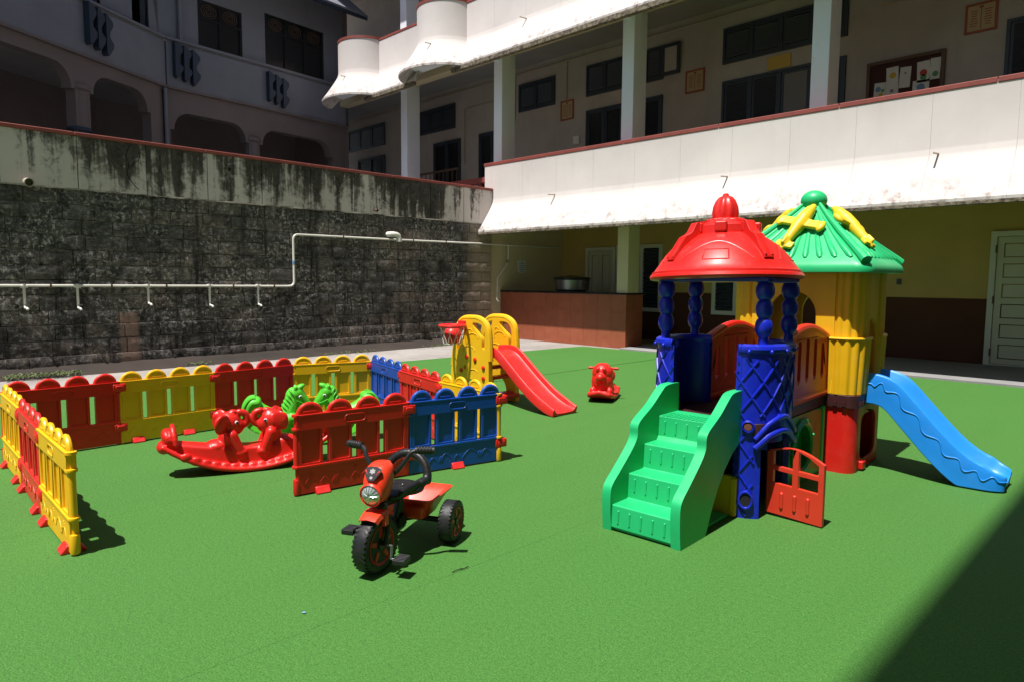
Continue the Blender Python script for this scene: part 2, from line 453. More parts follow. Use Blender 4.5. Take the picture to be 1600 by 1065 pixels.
b = B(); b.box(-6.83, -6.77, -9, 11.3, -.0115, -.0085); b.box(-4.46, -4.42, -9, 11.3, -.0115, -.0085); b.box(-2.44, -2.40, -9, 11.3, -.0115, -.0085); b.box(-8.82, -8.78, -9, 11.3, -.0115, -.0085); ob('seam_dark_strip', b, 'void', turf)  # dark strips added under the gaps to keep the sunlit seams dark
b = B(); b.box(-8.28, 3.5, 11.36, 13.85, -.011, .03); fin(ob('verandah_floor', b, 'verandah', bevel=.008), kind='structure')
# strip of dry soil and leaf litter at the foot of the stone wall
b = B(); vs = []; fs = []; NY = 120; NX = 7
for j in range(NY+1):
    y = -2+13.2*j/NY
    for i in range(NX+1):
        t = i/NX; xe = -11.27+.07*noise.noise((0, y*1.1, 7))
        x = -11.95+(xe+11.95)*t
        z = (.10*(1-t)**1.3+.02*noise.noise((x*4, y*4, 1))*(1-t)-.013)
        vs.append((x, y, z))
for j in range(NY):
    for i in range(NX): k = j*(NX+1)+i; fs.append((k, k+1, k+NX+2, k+NX+1))
b._add(vs, fs); fin(ob('soil_strip', b, 'soil'), kind='structure')
b = B(); b.box(-60, -12.35, -40, 60, -.3, 2.62); fin(ob('terrace', b, 'verandah'), kind='structure')

# ------------------------------------------------------------------ left retaining wall
XW = -12.0
lw = thing('retaining_wall', (0, 0, 0), 0, 'black mould-streaked stone wall with a pale plaster band and red coping on the left', 'wall')
b = B(); b.box(XW-.34, XW-.028, -3, 11.27, -.1, 2.70); b.box(-12.1, -11.938, -3, 11.27, -.1, .222); b.box(-12.1, -11.973, -3, 11.27, -.1, .447); ob('mortar_core', b, 'mortar', lw)
def stone_mesh(seed):
    rnd = random.Random(seed); nx, nz = 5, 4; vs = []; fs = []
    for k in range(nz+1):
        for i in range(nx+1):
            yy = i/nx-.5; zz = k/nz-.5
            ed = (i in (0, nx))+(k in (0, nz))
            d = -.35 if ed else rnd.uniform(-.15, .8)
            jy = rnd.uniform(-.03, .03) if 0 < i < nx else rnd.uniform(-.006, .006)
            jz = rnd.uniform(-.03, .03) if 0 < k < nz else rnd.uniform(-.012, .012)
            vs.append((d*.010, yy+jy, zz+jz))
    W1 = nx+1
    for k in range(nz):
        for i in range(nx): a = k*W1+i; fs.append((a, a+1, a+W1+1, a+W1))
    ring = [i for i in range(nx+1)]+[k*W1+nx for k in range(1, nz+1)]+[nz*W1+i for i in range(nx-1, -1, -1)]+[k*W1 for k in range(nz-1, 0, -1)]
    n0 = len(vs)
    for q in ring: vs.append((-.035, vs[q][1], vs[q][2]))
    for t in range(len(ring)): fs.append((ring[t], ring[(t+1) % len(ring)], n0+(t+1) % len(ring), n0+t))
    bb = B(); bb._add(vs, fs); return mkmesh('stone', bb, 'stone', 50)
stones = [stone_mesh(100+i) for i in range(12)]
z = .0; course = 0; CH = 2.70/12
foot = {0: .09, 1: .055, 2: .025, 3: .0}
while course < 12:
    y = .75-random.uniform(0, .4)
    while y < 11.25:
        L = random.choice((.36, .42, .48, .52, .58)); L = min(L, 11.265-y)
        if 11.265-(y+L) < .22: L = 11.265-y
        o = inst('stone', random.choice(stones), lw, Matrix.Translation((XW+foot.get(course, 0)+random.uniform(-.006, .006), y+L/2, z+CH/2)) @ Matrix.Diagonal((1, L-.013, CH-.013, 1)))
        y += L
    z += CH; course += 1
y = -3.0
while y < 11.2:
    L = .955; y1 = min(y+L, 11.272)
    if y1-y > .1:
        bb = B(); bb.box(XW-.25, XW+.012+random.uniform(-.003, .003), y+.005, y1-.005, 2.715, 3.49)
        ob('plaster_panel', bb, 'streaky', lw, bevel=.006)
    y += L
b = B(); b.box(XW-.23, XW-.004, -3, 11.272, 2.72, 3.488); ob('band_core', b, 'void', lw)
y = -3.0
while y < 11.2:
    y1 = min(y+1.9, 11.278); bb = B(); bb.box(XW-.27, XW+.035, y+.003, y1-.003, 3.49, 3.548); ob('coping', bb, 'redcap', lw, bevel=.012); y = y1
b = B()
for k in range(60):        # thin lip of render along the foot of the band
    yy = .4+k*.181; b.box(XW-.05, XW+.016+random.uniform(0, .012), yy, yy+.178, 2.695+random.uniform(-.004, .004), 2.714)
ob('render_lip', b, 'mortar', lw, bevel=.004)
# crack in the plaster
b = B()
def crack(pts): b.tube(curve([(XW+.0135, p, q) for p, q in pts], 4), .006, 5)
crack([(3.46, 3.46), (3.40, 3.30), (3.43, 3.15), (3.40, 3.02), (3.47, 2.88), (3.56, 2.78)]); crack([(3.60, 3.40), (3.58, 3.25), (3.50, 3.19), (3.47, 3.12)])
ob('crack', b, 'void', lw)

# white water pipe with tap branches along the wall
pp = thing('water_pipe', (0, 0, 0), 0, 'white plastic water pipe with five short tap branches along the stone wall', 'pipe')
XP = XW+.055
b = B(); b.tube([(XP, -2, 1.27), (XP, 2, 1.265), (XP, 6.02, 1.25)]+[(XP, 6.06+.09*math.sin(a), 1.34-.09*math.cos(a)) for a in (.4, .8, 1.2, 1.57)]+[(XP, 6.15, 2.12)]+[(XP, 6.24-.09*math.cos(a), 2.12+.09*math.sin(a)) for a in (.4, .8, 1.2, 1.57)]+[(XP, 8.2, 2.215), (XP, 10.95, 2.235), (XP, 13.6, 2.24)], .021, 10)
ob('main_pipe', b, 'white_plastic', pp)
for yy in (2.3, 3.1, 3.9, 5.0, 5.75, 7.2, 8.9, 9.8): bb = B(); bb.box(XW, XP+.026, yy-.012, yy+.012, (1.225 if yy < 6 else 2.185), (1.285 if yy < 6 else 2.25)); ob('clip', bb, 'rust', pp)
bb = B(); bb.cyl((XP, 6.15, 1.66), (XP, 6.15, 1.72), .026); ob('blue_joint', bb, 'paper_blue', pp)
for yy, zb, tap in ((1.975, .97, 1), (2.64, .95, 1), (3.625, 1.0, 0), (4.595, .95, 1), (5.45, .945, 0)):
    bb = B(); bb.cyl((XP, yy, 1.262), (XP, yy, zb), .019, 10); bb.cyl((XP, yy, 1.225), (XP, yy, 1.29), .028, 10); bb.cyl((XP, yy-.045, 1.258), (XP, yy+.045, 1.258), .027, 10); br = ob('branch', bb, 'white_plastic', pp)
    bb = B(); bb.tube(curve([(XP, yy, zb+.01), (XP+.02, yy, zb-.02), (XP+.06, yy+.015, zb-.03), (XP+.085, yy+.02, zb-.05)], 4), .017, 8); ob('tap', bb, 'white_plastic', br)
    if tap: bb = B(); bb.box(XP-.012, XP+.03, yy-.01, yy+.055, zb+.015, zb+.03); ob('tap_handle', bb, 'steel', br, bevel=.004)
# the pipe ends poking out of the wall
t = thing('drain_pipe_stub', (XW, 2.09, 2.75), 0, 'wide cut-off drain pipe poking out below the plaster band at far left', 'pipe')
bb = B(); bb.lathe([(.060, -.10), (.060, .17), (.052, .17), (.052, -.10)], 20, Matrix.Rotation(PI/2+.12, 4, 'Y')); ob('sleeve', bb, 'conduit', t)
bb = B(); bb.lathe([(0, 0), (.052, 0), (.052, .006), (0, .006)], 20, Matrix.Rotation(PI/2+.12, 4, 'Y')); ob('bore', bb, 'void', t)
t = thing('drain_elbow', (XW, 8.39, 2.27), 0, 'thick white plastic drain elbow on the stone wall', 'pipe')
bb = B(); bb.tube(curve([(-.05, -.10, .05), (.06, -.10, .05), (.14, -.04, .05), (.16, .05, .02), (.16, .07, -.09)], 5), .055, 14); ob('elbow', bb, 'white_plastic', t)
bb = B(); bb.cyl((.16, .07, -.03), (.16, .071, -.10), .063, 14); ob('collar', bb, 'white_plastic', t)
t = thing('weep_pipe', (XW, 8.0, 2.80), 0, 'small dark spout in the wall above the white drain elbow', 'pipe')
bb = B(); bb.lathe([(.030, -.05), (.030, .07), (.022, .07), (.022, 0), (0, 0)], 14, Matrix.Rotation(PI/2+.2, 4, 'Y')); ob('spout', bb, 'rust', t)
t = thing('weep_hole', (XW+.012, 5.015, 3.27), 0, 'small round weep hole in the stained plaster band', 'hole')
bb = B(); bb.lathe([(.045, 0), (.045, .012), (.03, .012), (.03, .002), (0, .002)], 16, Matrix.Rotation(PI/2, 4, 'Y')); ob('rim', bb, 'rust', t)
bb = B(); bb.lathe([(0, .003), (.03, .003), (.03, .005), (0, .005)], 16, Matrix.Rotation(PI/2, 4, 'Y')); ob('bore', bb, 'void', t)
# weeds in the soil
def weed(y0, y1, x, n, h, label):
    bb = B()
    for k in range(n):
        yy = random.uniform(y0, y1); xx = x+random.uniform(-.16, .16); hh = h*random.uniform(.3, .8)
        base = Vector((xx, yy, .0)); a = random.uniform(0, 2*PI)
        d = Vector((math.cos(a), math.sin(a), 0)); sd_ = Vector((-d.y, d.x, 0)); w_ = random.uniform(.007, .015)
        p0 = base+Vector((0, 0, hh*.45)); p1 = p0+d*.03+Vector((0, 0, .012))
        p2 = p0+d*random.uniform(.025, .06)+Vector((0, 0, random.uniform(-.015, .03)))
        bb._add([p0, p1+sd_*w_, p2, p1-sd_*w_], [(0, 1, 2, 3)])
    fin(ob('weed_patch', bb, 'leaf', smooth=0), label, 'weeds', kind='stuff')
weed(1.6, 2.5, -11.32, 480, .14, 'low green weeds growing along the foot of the wall at far left')
weed(4.0, 4.4, -11.35, 60, .08, 'small weed tuft at the wall foot behind the red fence panel')
weed(6.3, 7.5, -11.25, 90, .06, 'sparse weeds along the wall foot left of the yellow slide')
weed(8.6, 9.7, -11.2, 80, .06, 'faint weeds at the wall foot just behind the yellow slide')

# ------------------------------------------------------------------ right-hand building
sb = thing('school_building', (0, 0, 0), 0, 'cream two-storey building with flared white balcony parapets and dark shutters at the back', 'building')
YP = 11.28; YS = 10.81; YC = 11.62; YW_ = 13.9
def profile(z0):
    """balcony section (y offset from face, z): face, then a skirt flaring outward"""
    pts = [(0, z0+1.62)]; pts.append((0, z0+.80))
    for k in range(1, 5): tt = k/4; pts.append((-.47*(.06*tt), z0+.80-.12*tt))
    pts += [(-.12, z0+.52), (-.235, z0+.345), (-.36, z0+.165), (-.47, z0+.02)]
    return pts
def parapet_run(z0, x0, x1, step, pts_extra=0):
    x = x0
    while x < x1-.05:
        xe = min(x+step, x1)
        pr = profile(z0); pr2 = [(.14, pr[0][1])]+pr+[(-.47, z0-.02), (-.40, z0-.02), (.0, z0+.5), (.14, z0+.5)]
        bb = B(); bb.plate(pr2, [], x+.0012, xe-.0012, Matrix(((0, 0, 1, 0), (1, 0, 0, YP), (0, 1, 0, 0), (0, 0, 0, 1))))
        ob('parapet_panel', bb, 'parapet', sb, smooth=25); x = xe
Z1 = 2.51; Z2 = 6.44
parapet_run(Z1, -12.27, -12.03, .3); parapet_run(Z1, -12.03, 4.2, 1.02)
b = B(); b.box(-12.27, 4.2, YP+.01, YP+.13, Z1+.55, Z1+1.6); ob('parapet_core', b, 'parapet', sb)
x = -12.30
while x < 4.2:
    bb = B(); bb.box(x+.001, x+2.04, YP-.012, YP+.19, 4.085, 4.162); ob('coping', bb, 'redcap', sb, bevel=.012); x += 2.042
# first-floor balcony underside and drip edge
b = B(); b.box(-12.03, 4.2, YS-.004, YS+.075, Z1-.075, Z1-.022); ob('drip_edge', b, 'drip', sb, bevel=.01)
b = B(); b.box(-12.3, 4.2, YP+.02, YW_, 2.87, 3.05); ob('floor_slab', b, 'yellow_wall', sb)
b = B(); b.box(-12.0, 4.2, YC, YC+.3, 2.55, 2.868); ob('beam', b, 'yellow_wall', sb)
# second-floor balcony
BUL = [(-17.45, .80), (-13.72, .80)]
segs = [(-16.72, -14.46, 2.3), (-12.98, 4.2, 1.02)]
for a0_, a1_, st in segs: parapet_run(Z2, a0_, a1_, st)
for a0_, a1_, st in segs:
    bb = B(); bb.box(a0_, a1_, YP-.012, YP+.18, 8.02, 8.09); ob('coping', bb, 'redcap', sb, bevel=.012)
    bb = B(); bb.box(a0_, a1_, YS-.004, YS+.10, Z2-.12, Z2-.022); ob('drip_edge', bb, 'drip', sb, bevel=.01)
for cx, rr in BUL:
    M = Matrix.Translation((cx, YP+.10, 0))
    def bay_ring(r_, z_, off, n=36):
        sa = max(-1, min(0, (off-.10)/r_)); d = math.asin(-sa); lo, hi = PI+d, 2*PI-d
        return [Vector((cx+r_*math.cos(lo+(hi-lo)*k/n), YP+.10+r_*math.sin(lo+(hi-lo)*k/n), z_)) for k in range(n+1)]
    P_ = profile(Z2); rg = [bay_ring(rr-p[0], p[1], p[0]) for p in P_]+[bay_ring(rr+.47, Z2-.03, -.47), bay_ring(rr+.42, Z2-.03, -.42), bay_ring(rr, Z2+.5, 0), bay_ring(rr-.12, Z2+.5, .0), bay_ring(rr-.12, Z2+1.62, .0)]
    bb = B(); n_ = len(rg[0]); vs_ = [p for q in rg for p in q]; bb._add(vs_, [(i*n_+k, i*n_+k+1, ((i+1) % len(rg))*n_+k+1, ((i+1) % len(rg))*n_+k) for i in range(len(rg)) for k in range(n_-1)])
    ob('rounded_bay', bb, 'parapet', sb, smooth=25)
    bb = B(); bb.lathe([(rr-.15, 8.05), (rr+.012, 8.05), (rr+.012, 8.12), (rr-.15, 8.12), (rr-.15, 8.05)], 40, M, PI*1.03, PI*1.97); ob('coping', bb, 'redcap', sb)
    bb = B(); top_ = bay_ring(rr+.16, Z2+.30, -.14); bb.plate([(p.x, p.y) for p in top_], [], Z2+.26, Z2+.32, Matrix.Identity(4)); ob('bay_soffit', bb, 'white_paint', sb)
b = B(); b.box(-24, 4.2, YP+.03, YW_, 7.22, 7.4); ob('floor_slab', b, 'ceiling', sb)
b = B(); b.box(-19.5, 4.2, YC, YC+.3, 6.75, 7.218); ob('beam', b, 'cream', sb)
# corridor wall, upper wall, roof over the second floor corridor
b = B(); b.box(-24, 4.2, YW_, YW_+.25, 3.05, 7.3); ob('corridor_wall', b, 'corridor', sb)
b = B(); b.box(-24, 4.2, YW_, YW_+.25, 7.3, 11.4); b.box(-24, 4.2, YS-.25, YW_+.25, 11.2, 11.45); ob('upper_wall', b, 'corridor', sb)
b = B(); b.box(-12.35, 4.2, YW_, YW_+.25, 1.13, 2.9); ob('ground_wall', b, 'yellow_wall', sb)
b = B(); b.box(-12.35, 4.2, YW_-.003, YW_+.25, -.01, 1.129); ob('dado', b, 'dado', sb)
b = B(); b.box(-12.33, -12.06, 11.30, YW_, -.01, 2.9); ob('end_wall', b, 'cream', sb)
for k, x in enumerate((-19.94, -16.13, -12.33, -8.545, -4.74, -.93, 2.87)):
    bb = B(); bb.box(x, x+.285, YC, YC+.45, 3.05, 7.3); ob('column', bb, 'white_paint', sb, bevel=.012)
    bb = B(); bb.plate([(YC+.02, 6.62), (YS+.05, 6.42), (YS+.05, 6.52), (YC+.02, 6.9)], [], x+.09, x+.20, MYZ(0)); ob('bracket', bb, 'white_paint', sb)
    bb = B(); bb.box(x, x+.285, YC, YC+.45, 7.4, 11.2); ob('column', bb, 'white_paint', sb, bevel=.012)
for x in (-8.60, -.93):
    bb = B(); bb.box(x, x+.28, YC+.04, YC+.44, 1.13 if x < -5 else .03, 2.9); ob('column', bb, 'cream', sb, bevel=.012)
# spouts that drain the balcony
for x, z in ((-10.0, 3.245), (-5.96, 3.225), (-2.73, 3.222)):
    bb = B(); bb.tube([(x, YP+.1, z+.01), (x-.02, YP-.21, z-.012)], .013, 8); ob('spout', bb, 'conduit', sb)
for x, y, z in ((-17.2, YP-.68, 7.02), (-13.4, YP-.68, 7.03), (-10.9, YP, 7.16)):
    bb = B(); bb.tube([(x, y+.1, z+.01), (x-.02, y-.21, z-.012)], .013, 8); ob('spout', bb, 'conduit', sb)

def window(x0, x1, z0, z1, n, y=YW_, wood='shutter', slats=True, glass=None, parent=sb, rails=True):
    """frame with n leaves; each leaf louvred"""
    wdt = x1-x0; fr = .055; holes = []; leaves = []
    lw_ = (wdt-fr*(n+1))/n
    for i in range(n):
        a = x0+fr+i*(lw_+fr); leaves.append((a, a+lw_)); holes.append([(a, z0+fr), (a+lw_, z0+fr), (a+lw_, z1-fr), (a, z1-fr)])
    bb = B(); bb.plate([(x0, z0), (x1, z0), (x1, z1), (x0, z1)], holes, -.05, .03, MXZ(y)); w_ = ob('window', bb, wood, parent, bevel=.004)
    for i, (a, c) in enumerate(leaves):
        g = glass and i in glass
        bb = B()
        m_ = .05; bb.plate([(a+.004, z0+fr+.004), (c-.004, z0+fr+.004), (c-.004, z1-fr-.004), (a+.004, z1-fr-.004)], [[(a+m_, z0+fr+m_), (c-m_, z0+fr+m_), (c-m_, z1-fr-m_), (a+m_, z1-fr-m_)]], -.028, .02, MXZ(y))
        if slats and not g:
            zz = z0+fr+m_+.02
            while zz < z1-fr-m_-.02:
                M = Matrix.Translation((0, y-.030, zz+.02)) @ Matrix.Rotation(R_(38), 4, 'X'); bb.box(a+m_, c-m_, -.004, .004, -.026, .026, M); zz += .055
        ob('shutter', bb, wood, w_)
        bb = B(); bb.box(a+m_, c-m_, y-.010, y-.003, z0+fr+m_, z1-fr-m_); ob('pane', bb, 'shutter_dk' if not g else g if isinstance(g, str) else 'paper_grey', w_)
    return w_
for x0, x1, n in ((-22.5, -20.2, 3), (-18.3, -16.45, 3), (-13.7, -12.37, 2), (-11.3, -9.04, 4), (-7.55, -5.0, 4)):
    if x0 == -11.3:
        window(-11.3, -9.52, 6.03, 6.78, 3)
        window(-9.525, -9.04, 6.03, 6.78, 1, wood='shutter')
    else: window(x0, x1, 6.03, 6.77, n)
# the shutter leaf standing open
bb = B(); bb.plate([(-9.04, 6.07), (-8.58, 6.07), (-8.58, 6.76), (-9.04, 6.76)], [[(-8.97, 6.15), (-8.65, 6.15), (-8.65, 6.68), (-8.97, 6.68)]], -.10, -.06, MXZ(YW_)); lf = ob('open_shutter', bb, 'shutter', sb, bevel=.004)
bb = B(); bb.box(-8.97, -8.65, YW_-.085, YW_-.075, 6.15, 6.68); ob('pane', bb, 'corridor', lf)
for x0, x1, n in ((-21.9, -20.2, 2), (-17.5, -16.2, 2), (-15.35, -14.2, 2), (-11.29, -10.14, 2), (-9.60, -9.04, 1), (-2.5, -1.2, 2)): window(x0, x1, 3.06, 5.68, n, slats=(x0 > -3), rails=True)
window(-7.54, -5.0, 4.0, 5.67, 4, glass={2: 1})
# conduit along the top of the corridor wall
b = B(); b.tube([(-22, YW_-.03, 7.06), (-12, YW_-.03, 7.06), (-5, YW_-.03, 7.04)], .022, 8); b.tube([(-13.85, YW_-.03, 7.06), (-13.85, YW_-.03, 5.85)], .014, 6); b.tube([(-11.95, YW_-.03, 7.06), (-11.95, YW_-.03, 6.08)], .012, 6); b.tube([(-4.35, YW_-.03, 6.42), (-3.6, YW_-.03, 6.44), (-2.6, YW_-.03, 6.46)], .022, 8); b.tube([(-16.0, YW_-.03, 4.9), (-16.0, YW_-.03, 6.5), (-14.0, YW_-.03, 6.55)], .014, 6)
ob('conduit', b, 'conduit', sb)
b = B(); b.box(-14.45, -14.30, YW_-.06, YW_, 5.9, 6.02)
ob('bulkhead_lamp', b, 'white_plastic', sb, bevel=.01)
bb = B(); bb.box(-11.1, -10.9, YW_-.05, YW_, 4.55, 4.75, Matrix.Translation((-.6, 0, .35))); ob('switch_box', bb, 'white_plastic', sb, bevel=.008)
# iron railing and stair flight seen past the wall end
b = B()
for k in range(12): b.box(-17.9+k*.21, -17.88+k*.21, 13.2, 13.22, 3.06, 4.6)
b.box(-18.0, -15.5, 13.18, 13.24, 4.6, 4.65); b.box(-18.0, -15.5, 13.18, 13.24, 3.3, 3.34); ob('railing', b, 'rust', sb)
b = B()
for k in range(9): b.lathe([(.05, 3.1), (.05, 3.2), (.03, 3.3), (.055, 3.45), (.03, 3.62), (.05, 3.75), (.05, 3.8)], 8, Matrix.Translation((-15.3+k*.34, 11.75, 0)))
b.box(-15.6, -12.2, 11.62, 11.88, 3.8, 3.92); ob('balustrade', b, 'redcap', sb)

# ground floor doors and louvred windows
def louvre_win(x0, x1, z0, z1, cols=1):
    bb = B(); fr = .09
    bb.plate([(x0, z0), (x1, z0), (x1, z1), (x0, z1)], [[(x0+fr, z0+fr), (x1-fr, z0+fr), (x1-fr, z1-fr), (x0+fr, z1-fr)]], -.06, .02, MXZ(YW_)); w_ = ob('window', bb, 'frame_white', sb, bevel=.006)
    bb = B(); bb.box(x0+fr, x1-fr, YW_-.012, YW_, z0+fr, z1-fr); ob('pane', bb, 'shutter_dk', w_)
    zz = z0+fr+.03
    while zz < z1-fr-.03:
        bb = B(); bb.box(x0+fr, x1-fr, -.003, .003, -.035, .035, Matrix.Translation((0, YW_-.03, zz+.03)) @ Matrix.Rotation(R_(35), 4, 'X')); ob('slat', bb, 'shutter', w_); zz += .093
louvre_win(-10.25, -9.55, .12, 2.26); louvre_win(-9.56+.02, -8.92, .66, 2.26); louvre_win(-7.62, -7.02, .66, 2.26)
def panel_door(x0, x1, z0, z1, rows, mat='doorcream', name='door'):
    bb = B(); bb.plate([(x0-.09, z0), (x1+.09, z0), (x1+.09, z1+.09), (x0-.09, z1+.09)], [[(x0, z0+.02), (x1, z0+.02), (x1, z1), (x0, z1)]], -.07, .02, MXZ(YW_)); d = ob(name, bb, 'frame_white', sb, bevel=.006)
    holes = []; rh = (z1-z0-.02-.10*(rows+1))/rows
    for c0, c1 in ((x0+.10, (x0+x1)/2-.05), ((x0+x1)/2+.05, x1-.10)) if x1-x0 > .7 else ((x0+.10, x1-.10),):
        for k in range(rows): zz = z0+.11+k*(rh+.10); holes.append([(c0, zz), (c1, zz), (c1, zz+rh), (c0, zz+rh)])
    bb = B(); bb.plate([(x0+.006, z0+.025), (x1-.006, z0+.025), (x1-.006, z1-.006), (x0+.006, z1-.006)], holes, -.04, .0, MXZ(YW_)); ob('leaf', bb, mat, d, bevel=.004)
    for h in holes: bb = B(); bb.box(h[0][0]+.012, h[1][0]-.012, YW_-.026, YW_-.004, h[0][1]+.012, h[2][1]-.012); ob('panel', bb, mat, d, bevel=.008)
    return d
d = panel_door(-2.42, -1.2, .03, 2.17, 6)
for zz in (.18, 1.05, 1.9): bb = B(); bb.cyl((-2.425, YW_-.075, zz), (-2.425, YW_-.075, zz+.13), .012, 8); ob('hinge', bb, 'rust', d)
panel_door(-11.12, -10.36, .03, 2.14, 1)
bb = B(); bb.box(-3.92, -3.85, YW_-.03, YW_, 1.36, 1.46); ob('switch_box', bb, 'shutter', sb)
bb = B(); bb.ell((-3.55, 12.4, 2.83), (.05, .05, .06)); ob('bulb_holder', bb, 'void', sb)

# tiled counter
ct = thing('tiled_counter', (0, 0, 0), 0, 'brown tiled counter with a dark slab top below the cream corner wall', 'counter')
CX0, CX1, CY0, CY1 = -12.05, -8.32, 11.62, 12.22
b = B(); b.box(CX0, CX1-.012, CY0+.012, CY1, -.012, 1.10); ob('core', b, 'mortar', ct)
nx = 10; tw = (CX1-CX0)/nx
for i in range(nx):
    for k, (z0, z1) in enumerate(((-.01, .37), (.37, .74), (.74, 1.10))):
        bb = B(); bb.box(CX0+i*tw+.0015, CX0+(i+1)*tw-.0015, CY0, CY0+.011, z0+.0015, z1-.0015); ob('tile', bb, 'tile', ct)
for z0, z1 in ((-.01, .37), (.37, .74), (.74, 1.10)):
    for y0, y1 in ((CY0+.0005, CY0+.32), (CY0+.32, CY1)): bb = B(); bb.box(CX1-.011, CX1, y0+.0015, y1-.0015, z0+.0015, z1-.0015); ob('tile', bb, 'tile', ct)
b = B(); b.box(CX0, CX1+.02, CY0-.02, CY1+.1, 1.101, 1.138); ob('slab_top', b, 'shutter_dk', ct, bevel=.008)
t = thing('cooking_vessel', (-10.35, 12.3, 1.14), 0, 'wide dull steel cooking vessel on the tiled counter', 'vessel')
bb = B(); bb.lathe([(0, 0), (.36, 0), (.40, .04), (.41, .26), (.44, .29), (.42, .31), (.36, .28), (.34, .05), (0, .04)], 32); ob('bowl', bb, 'steel', t)
bb = B(); bb.lathe([(0, .36), (.08, .345), (.40, .305), (.46, .30), (.46, .312), (.40, .325), (.08, .37)], 32); ob('lid', bb, 'shutter_dk', t)
for s_ in (-1, 1): bb = B(); bb.tube([(s_*.40, -.07, .2), (s_*.47, -.06, .21), (s_*.47, .06, .21), (s_*.40, .07, .2)], .012, 6); ob('handle', bb, 'steel', t)
t = thing('wall_notice', (-12.055, 12.35, 1.72), 0, 'small white printed notice on the cream wall above the counter', 'notice')
bb = B(); bb.plate(rrect(-.14, .14, -.15, .17, .05), [], 0, .008, MYZ(0)); ob('sheet', bb, 'paper', t)
bb = B()
for k, (wd) in enumerate((.07, .16, .18, .15, .17, .09)): bb.box(.0085, .0105, -wd*.6, wd*.6, .118-k*.048, .136-k*.048)
ob('print', bb, 'paper_blue', t)
t = thing('downpipe', (-12.0, 11.36, 0), 0, 'thin white pipe running down the wall end beside the counter', 'pipe')
bb = B(); bb.tube(curve([(.06, .40, 2.22), (.06, .40, 1.95), (.06, .38, 1.80), (.06, .22, 1.62), (.06, .06, 1.45), (.06, .04, 1.35), (.06, .03, 1.0), (.06, .03, .92), (.09, .06, .87)], 5), .014, 8); ob('pipe_run', bb, 'white_plastic', t)
bb = B(); bb.box(.03, .07, .37, .43, 1.80, 1.88); ob('valve', bb, 'rust', t, bevel=.006)

# plaques and boards on the corridor wall
def plaque(x0, x1, z0, z1, label):
    t = thing('wall_plaque', ((x0+x1)/2, YW_, z0), 0, label, 'plaque', 'framed text plaques in the corridor')
    w2 = (x1-x0)/2; h = z1-z0
    bb = B(); bb.plate([(-w2, 0), (w2, 0), (w2, h), (-w2, h)], [[(-w2+.035, .035), (w2-.035, .035), (w2-.035, h-.035), (-w2+.035, h-.035)]], -.03, -.001, MXZ(0)); ob('frame', bb, 'plaque_rim', t)
    bb = B(); bb.box(-w2+.034, w2-.034, -.016, -.001, .034, h-.034); ob('sheet', bb, 'plaque', t)
    bb = B(); rnd = random.Random(int(x0*100))
    for sx in (-1, 1):
        for k in range(7):
            ww = rnd.uniform(.4, .8)*(w2-.07); cx = sx*(w2-.03)/2; zz = h-.13-k*(h-.2)/7
            bb.box(cx-ww/2, cx+ww/2, -.0185, -.0165, zz, zz+.014)
    bb.box(-.006, .006, -.0185, -.0165, .06, h-.06); bb.box(-.03, .03, -.0185, -.0165, h-.085, h-.05); ob('lettering', bb, 'plaque_rim', t)
plaque(-12.16, -11.72, 5.56, 6.06, 'framed yellow text plaque between the first and second shutters from the corner')
plaque(-8.45, -7.98, 5.58, 6.07, 'framed yellow text plaque beside the open shutter leaf')
plaque(-3.10, -2.64, 5.58, 6.06, 'framed yellow text plaque above and right of the pinboard')
t = thing('ochre_board', (-6.31, YW_, 5.70), 0, 'plain ochre board fixed above the long shutter window', 'board')
bb = B(); bb.box(-.24, .24, -.03, -.001, 0, .26); ob('panel', bb, 'yellow_board', t, bevel=.004)
t = thing('pinboard', (-3.98, YW_, 4.62), 0, 'wooden framed pinboard with childrens drawings in the upper corridor', 'pinboard')
bb = B(); bb.plate([(-.63, 0), (.63, 0), (.63, .80), (-.63, .80)], [[(-.57, .06), (.57, .06), (.57, .74), (-.57, .74)]], -.07, -.001, MXZ(0)); ob('frame', bb, 'wood', t, bevel=.006)
bb = B(); bb.box(-.57, .57, -.03, -.001, .06, .74); ob('felt', bb, 'board', t)
def sheet(x0, x1, z0, z1, tilt, art):
    c = Matrix.Translation(((x0+x1)/2, -.033, (z0+z1)/2)) @ Matrix.Rotation(tilt, 4, 'Y'); w2, h2 = (x1-x0)/2, (z1-z0)/2
    bb = B(); bb.box(-w2, w2, -.001, .001, -h2, h2, c); s_ = ob('drawing', bb, 'paper', t)
    for mt, ax, az, ar in art:
        bb = B(); bb.plate(circ(ax*w2, az*h2, ar*w2, 9), [], -.0025, -.0012, c @ MXZ(0)); ob('colour_patch', bb, mt, s_)
sheet(-.50, -.30, .06, .42, .05, [('paper_blue', -.3, .35, .5), ('paper_yellow', .2, -.2, .4), ('paper_red', .1, -.55, .3), ('paper_green', .5, .2, .3)])
sheet(-.30, -.09, .06, .36, -.04, [('paper_grey', 0, .2, .3)])
sheet(-.30, -.10, .36, .66, -.03, [('paper_yellow', .1, 0, .55)])
sheet(-.08, .10, .26, .62, .05, [('paper_grey', 0, .4, .2)])
sheet(.20, .40, .30, .66, -.03, [('paper_red', 0, -.1, .6), ('paper_green', 0, -.55, .5)])
sheet(.40, .56, .32, .68, .03, [('paper_green', .1, -.5, .6)])
sheet(.14, .40, .12, .34, .02, [('paper_blue', 0, -.1, .5)])

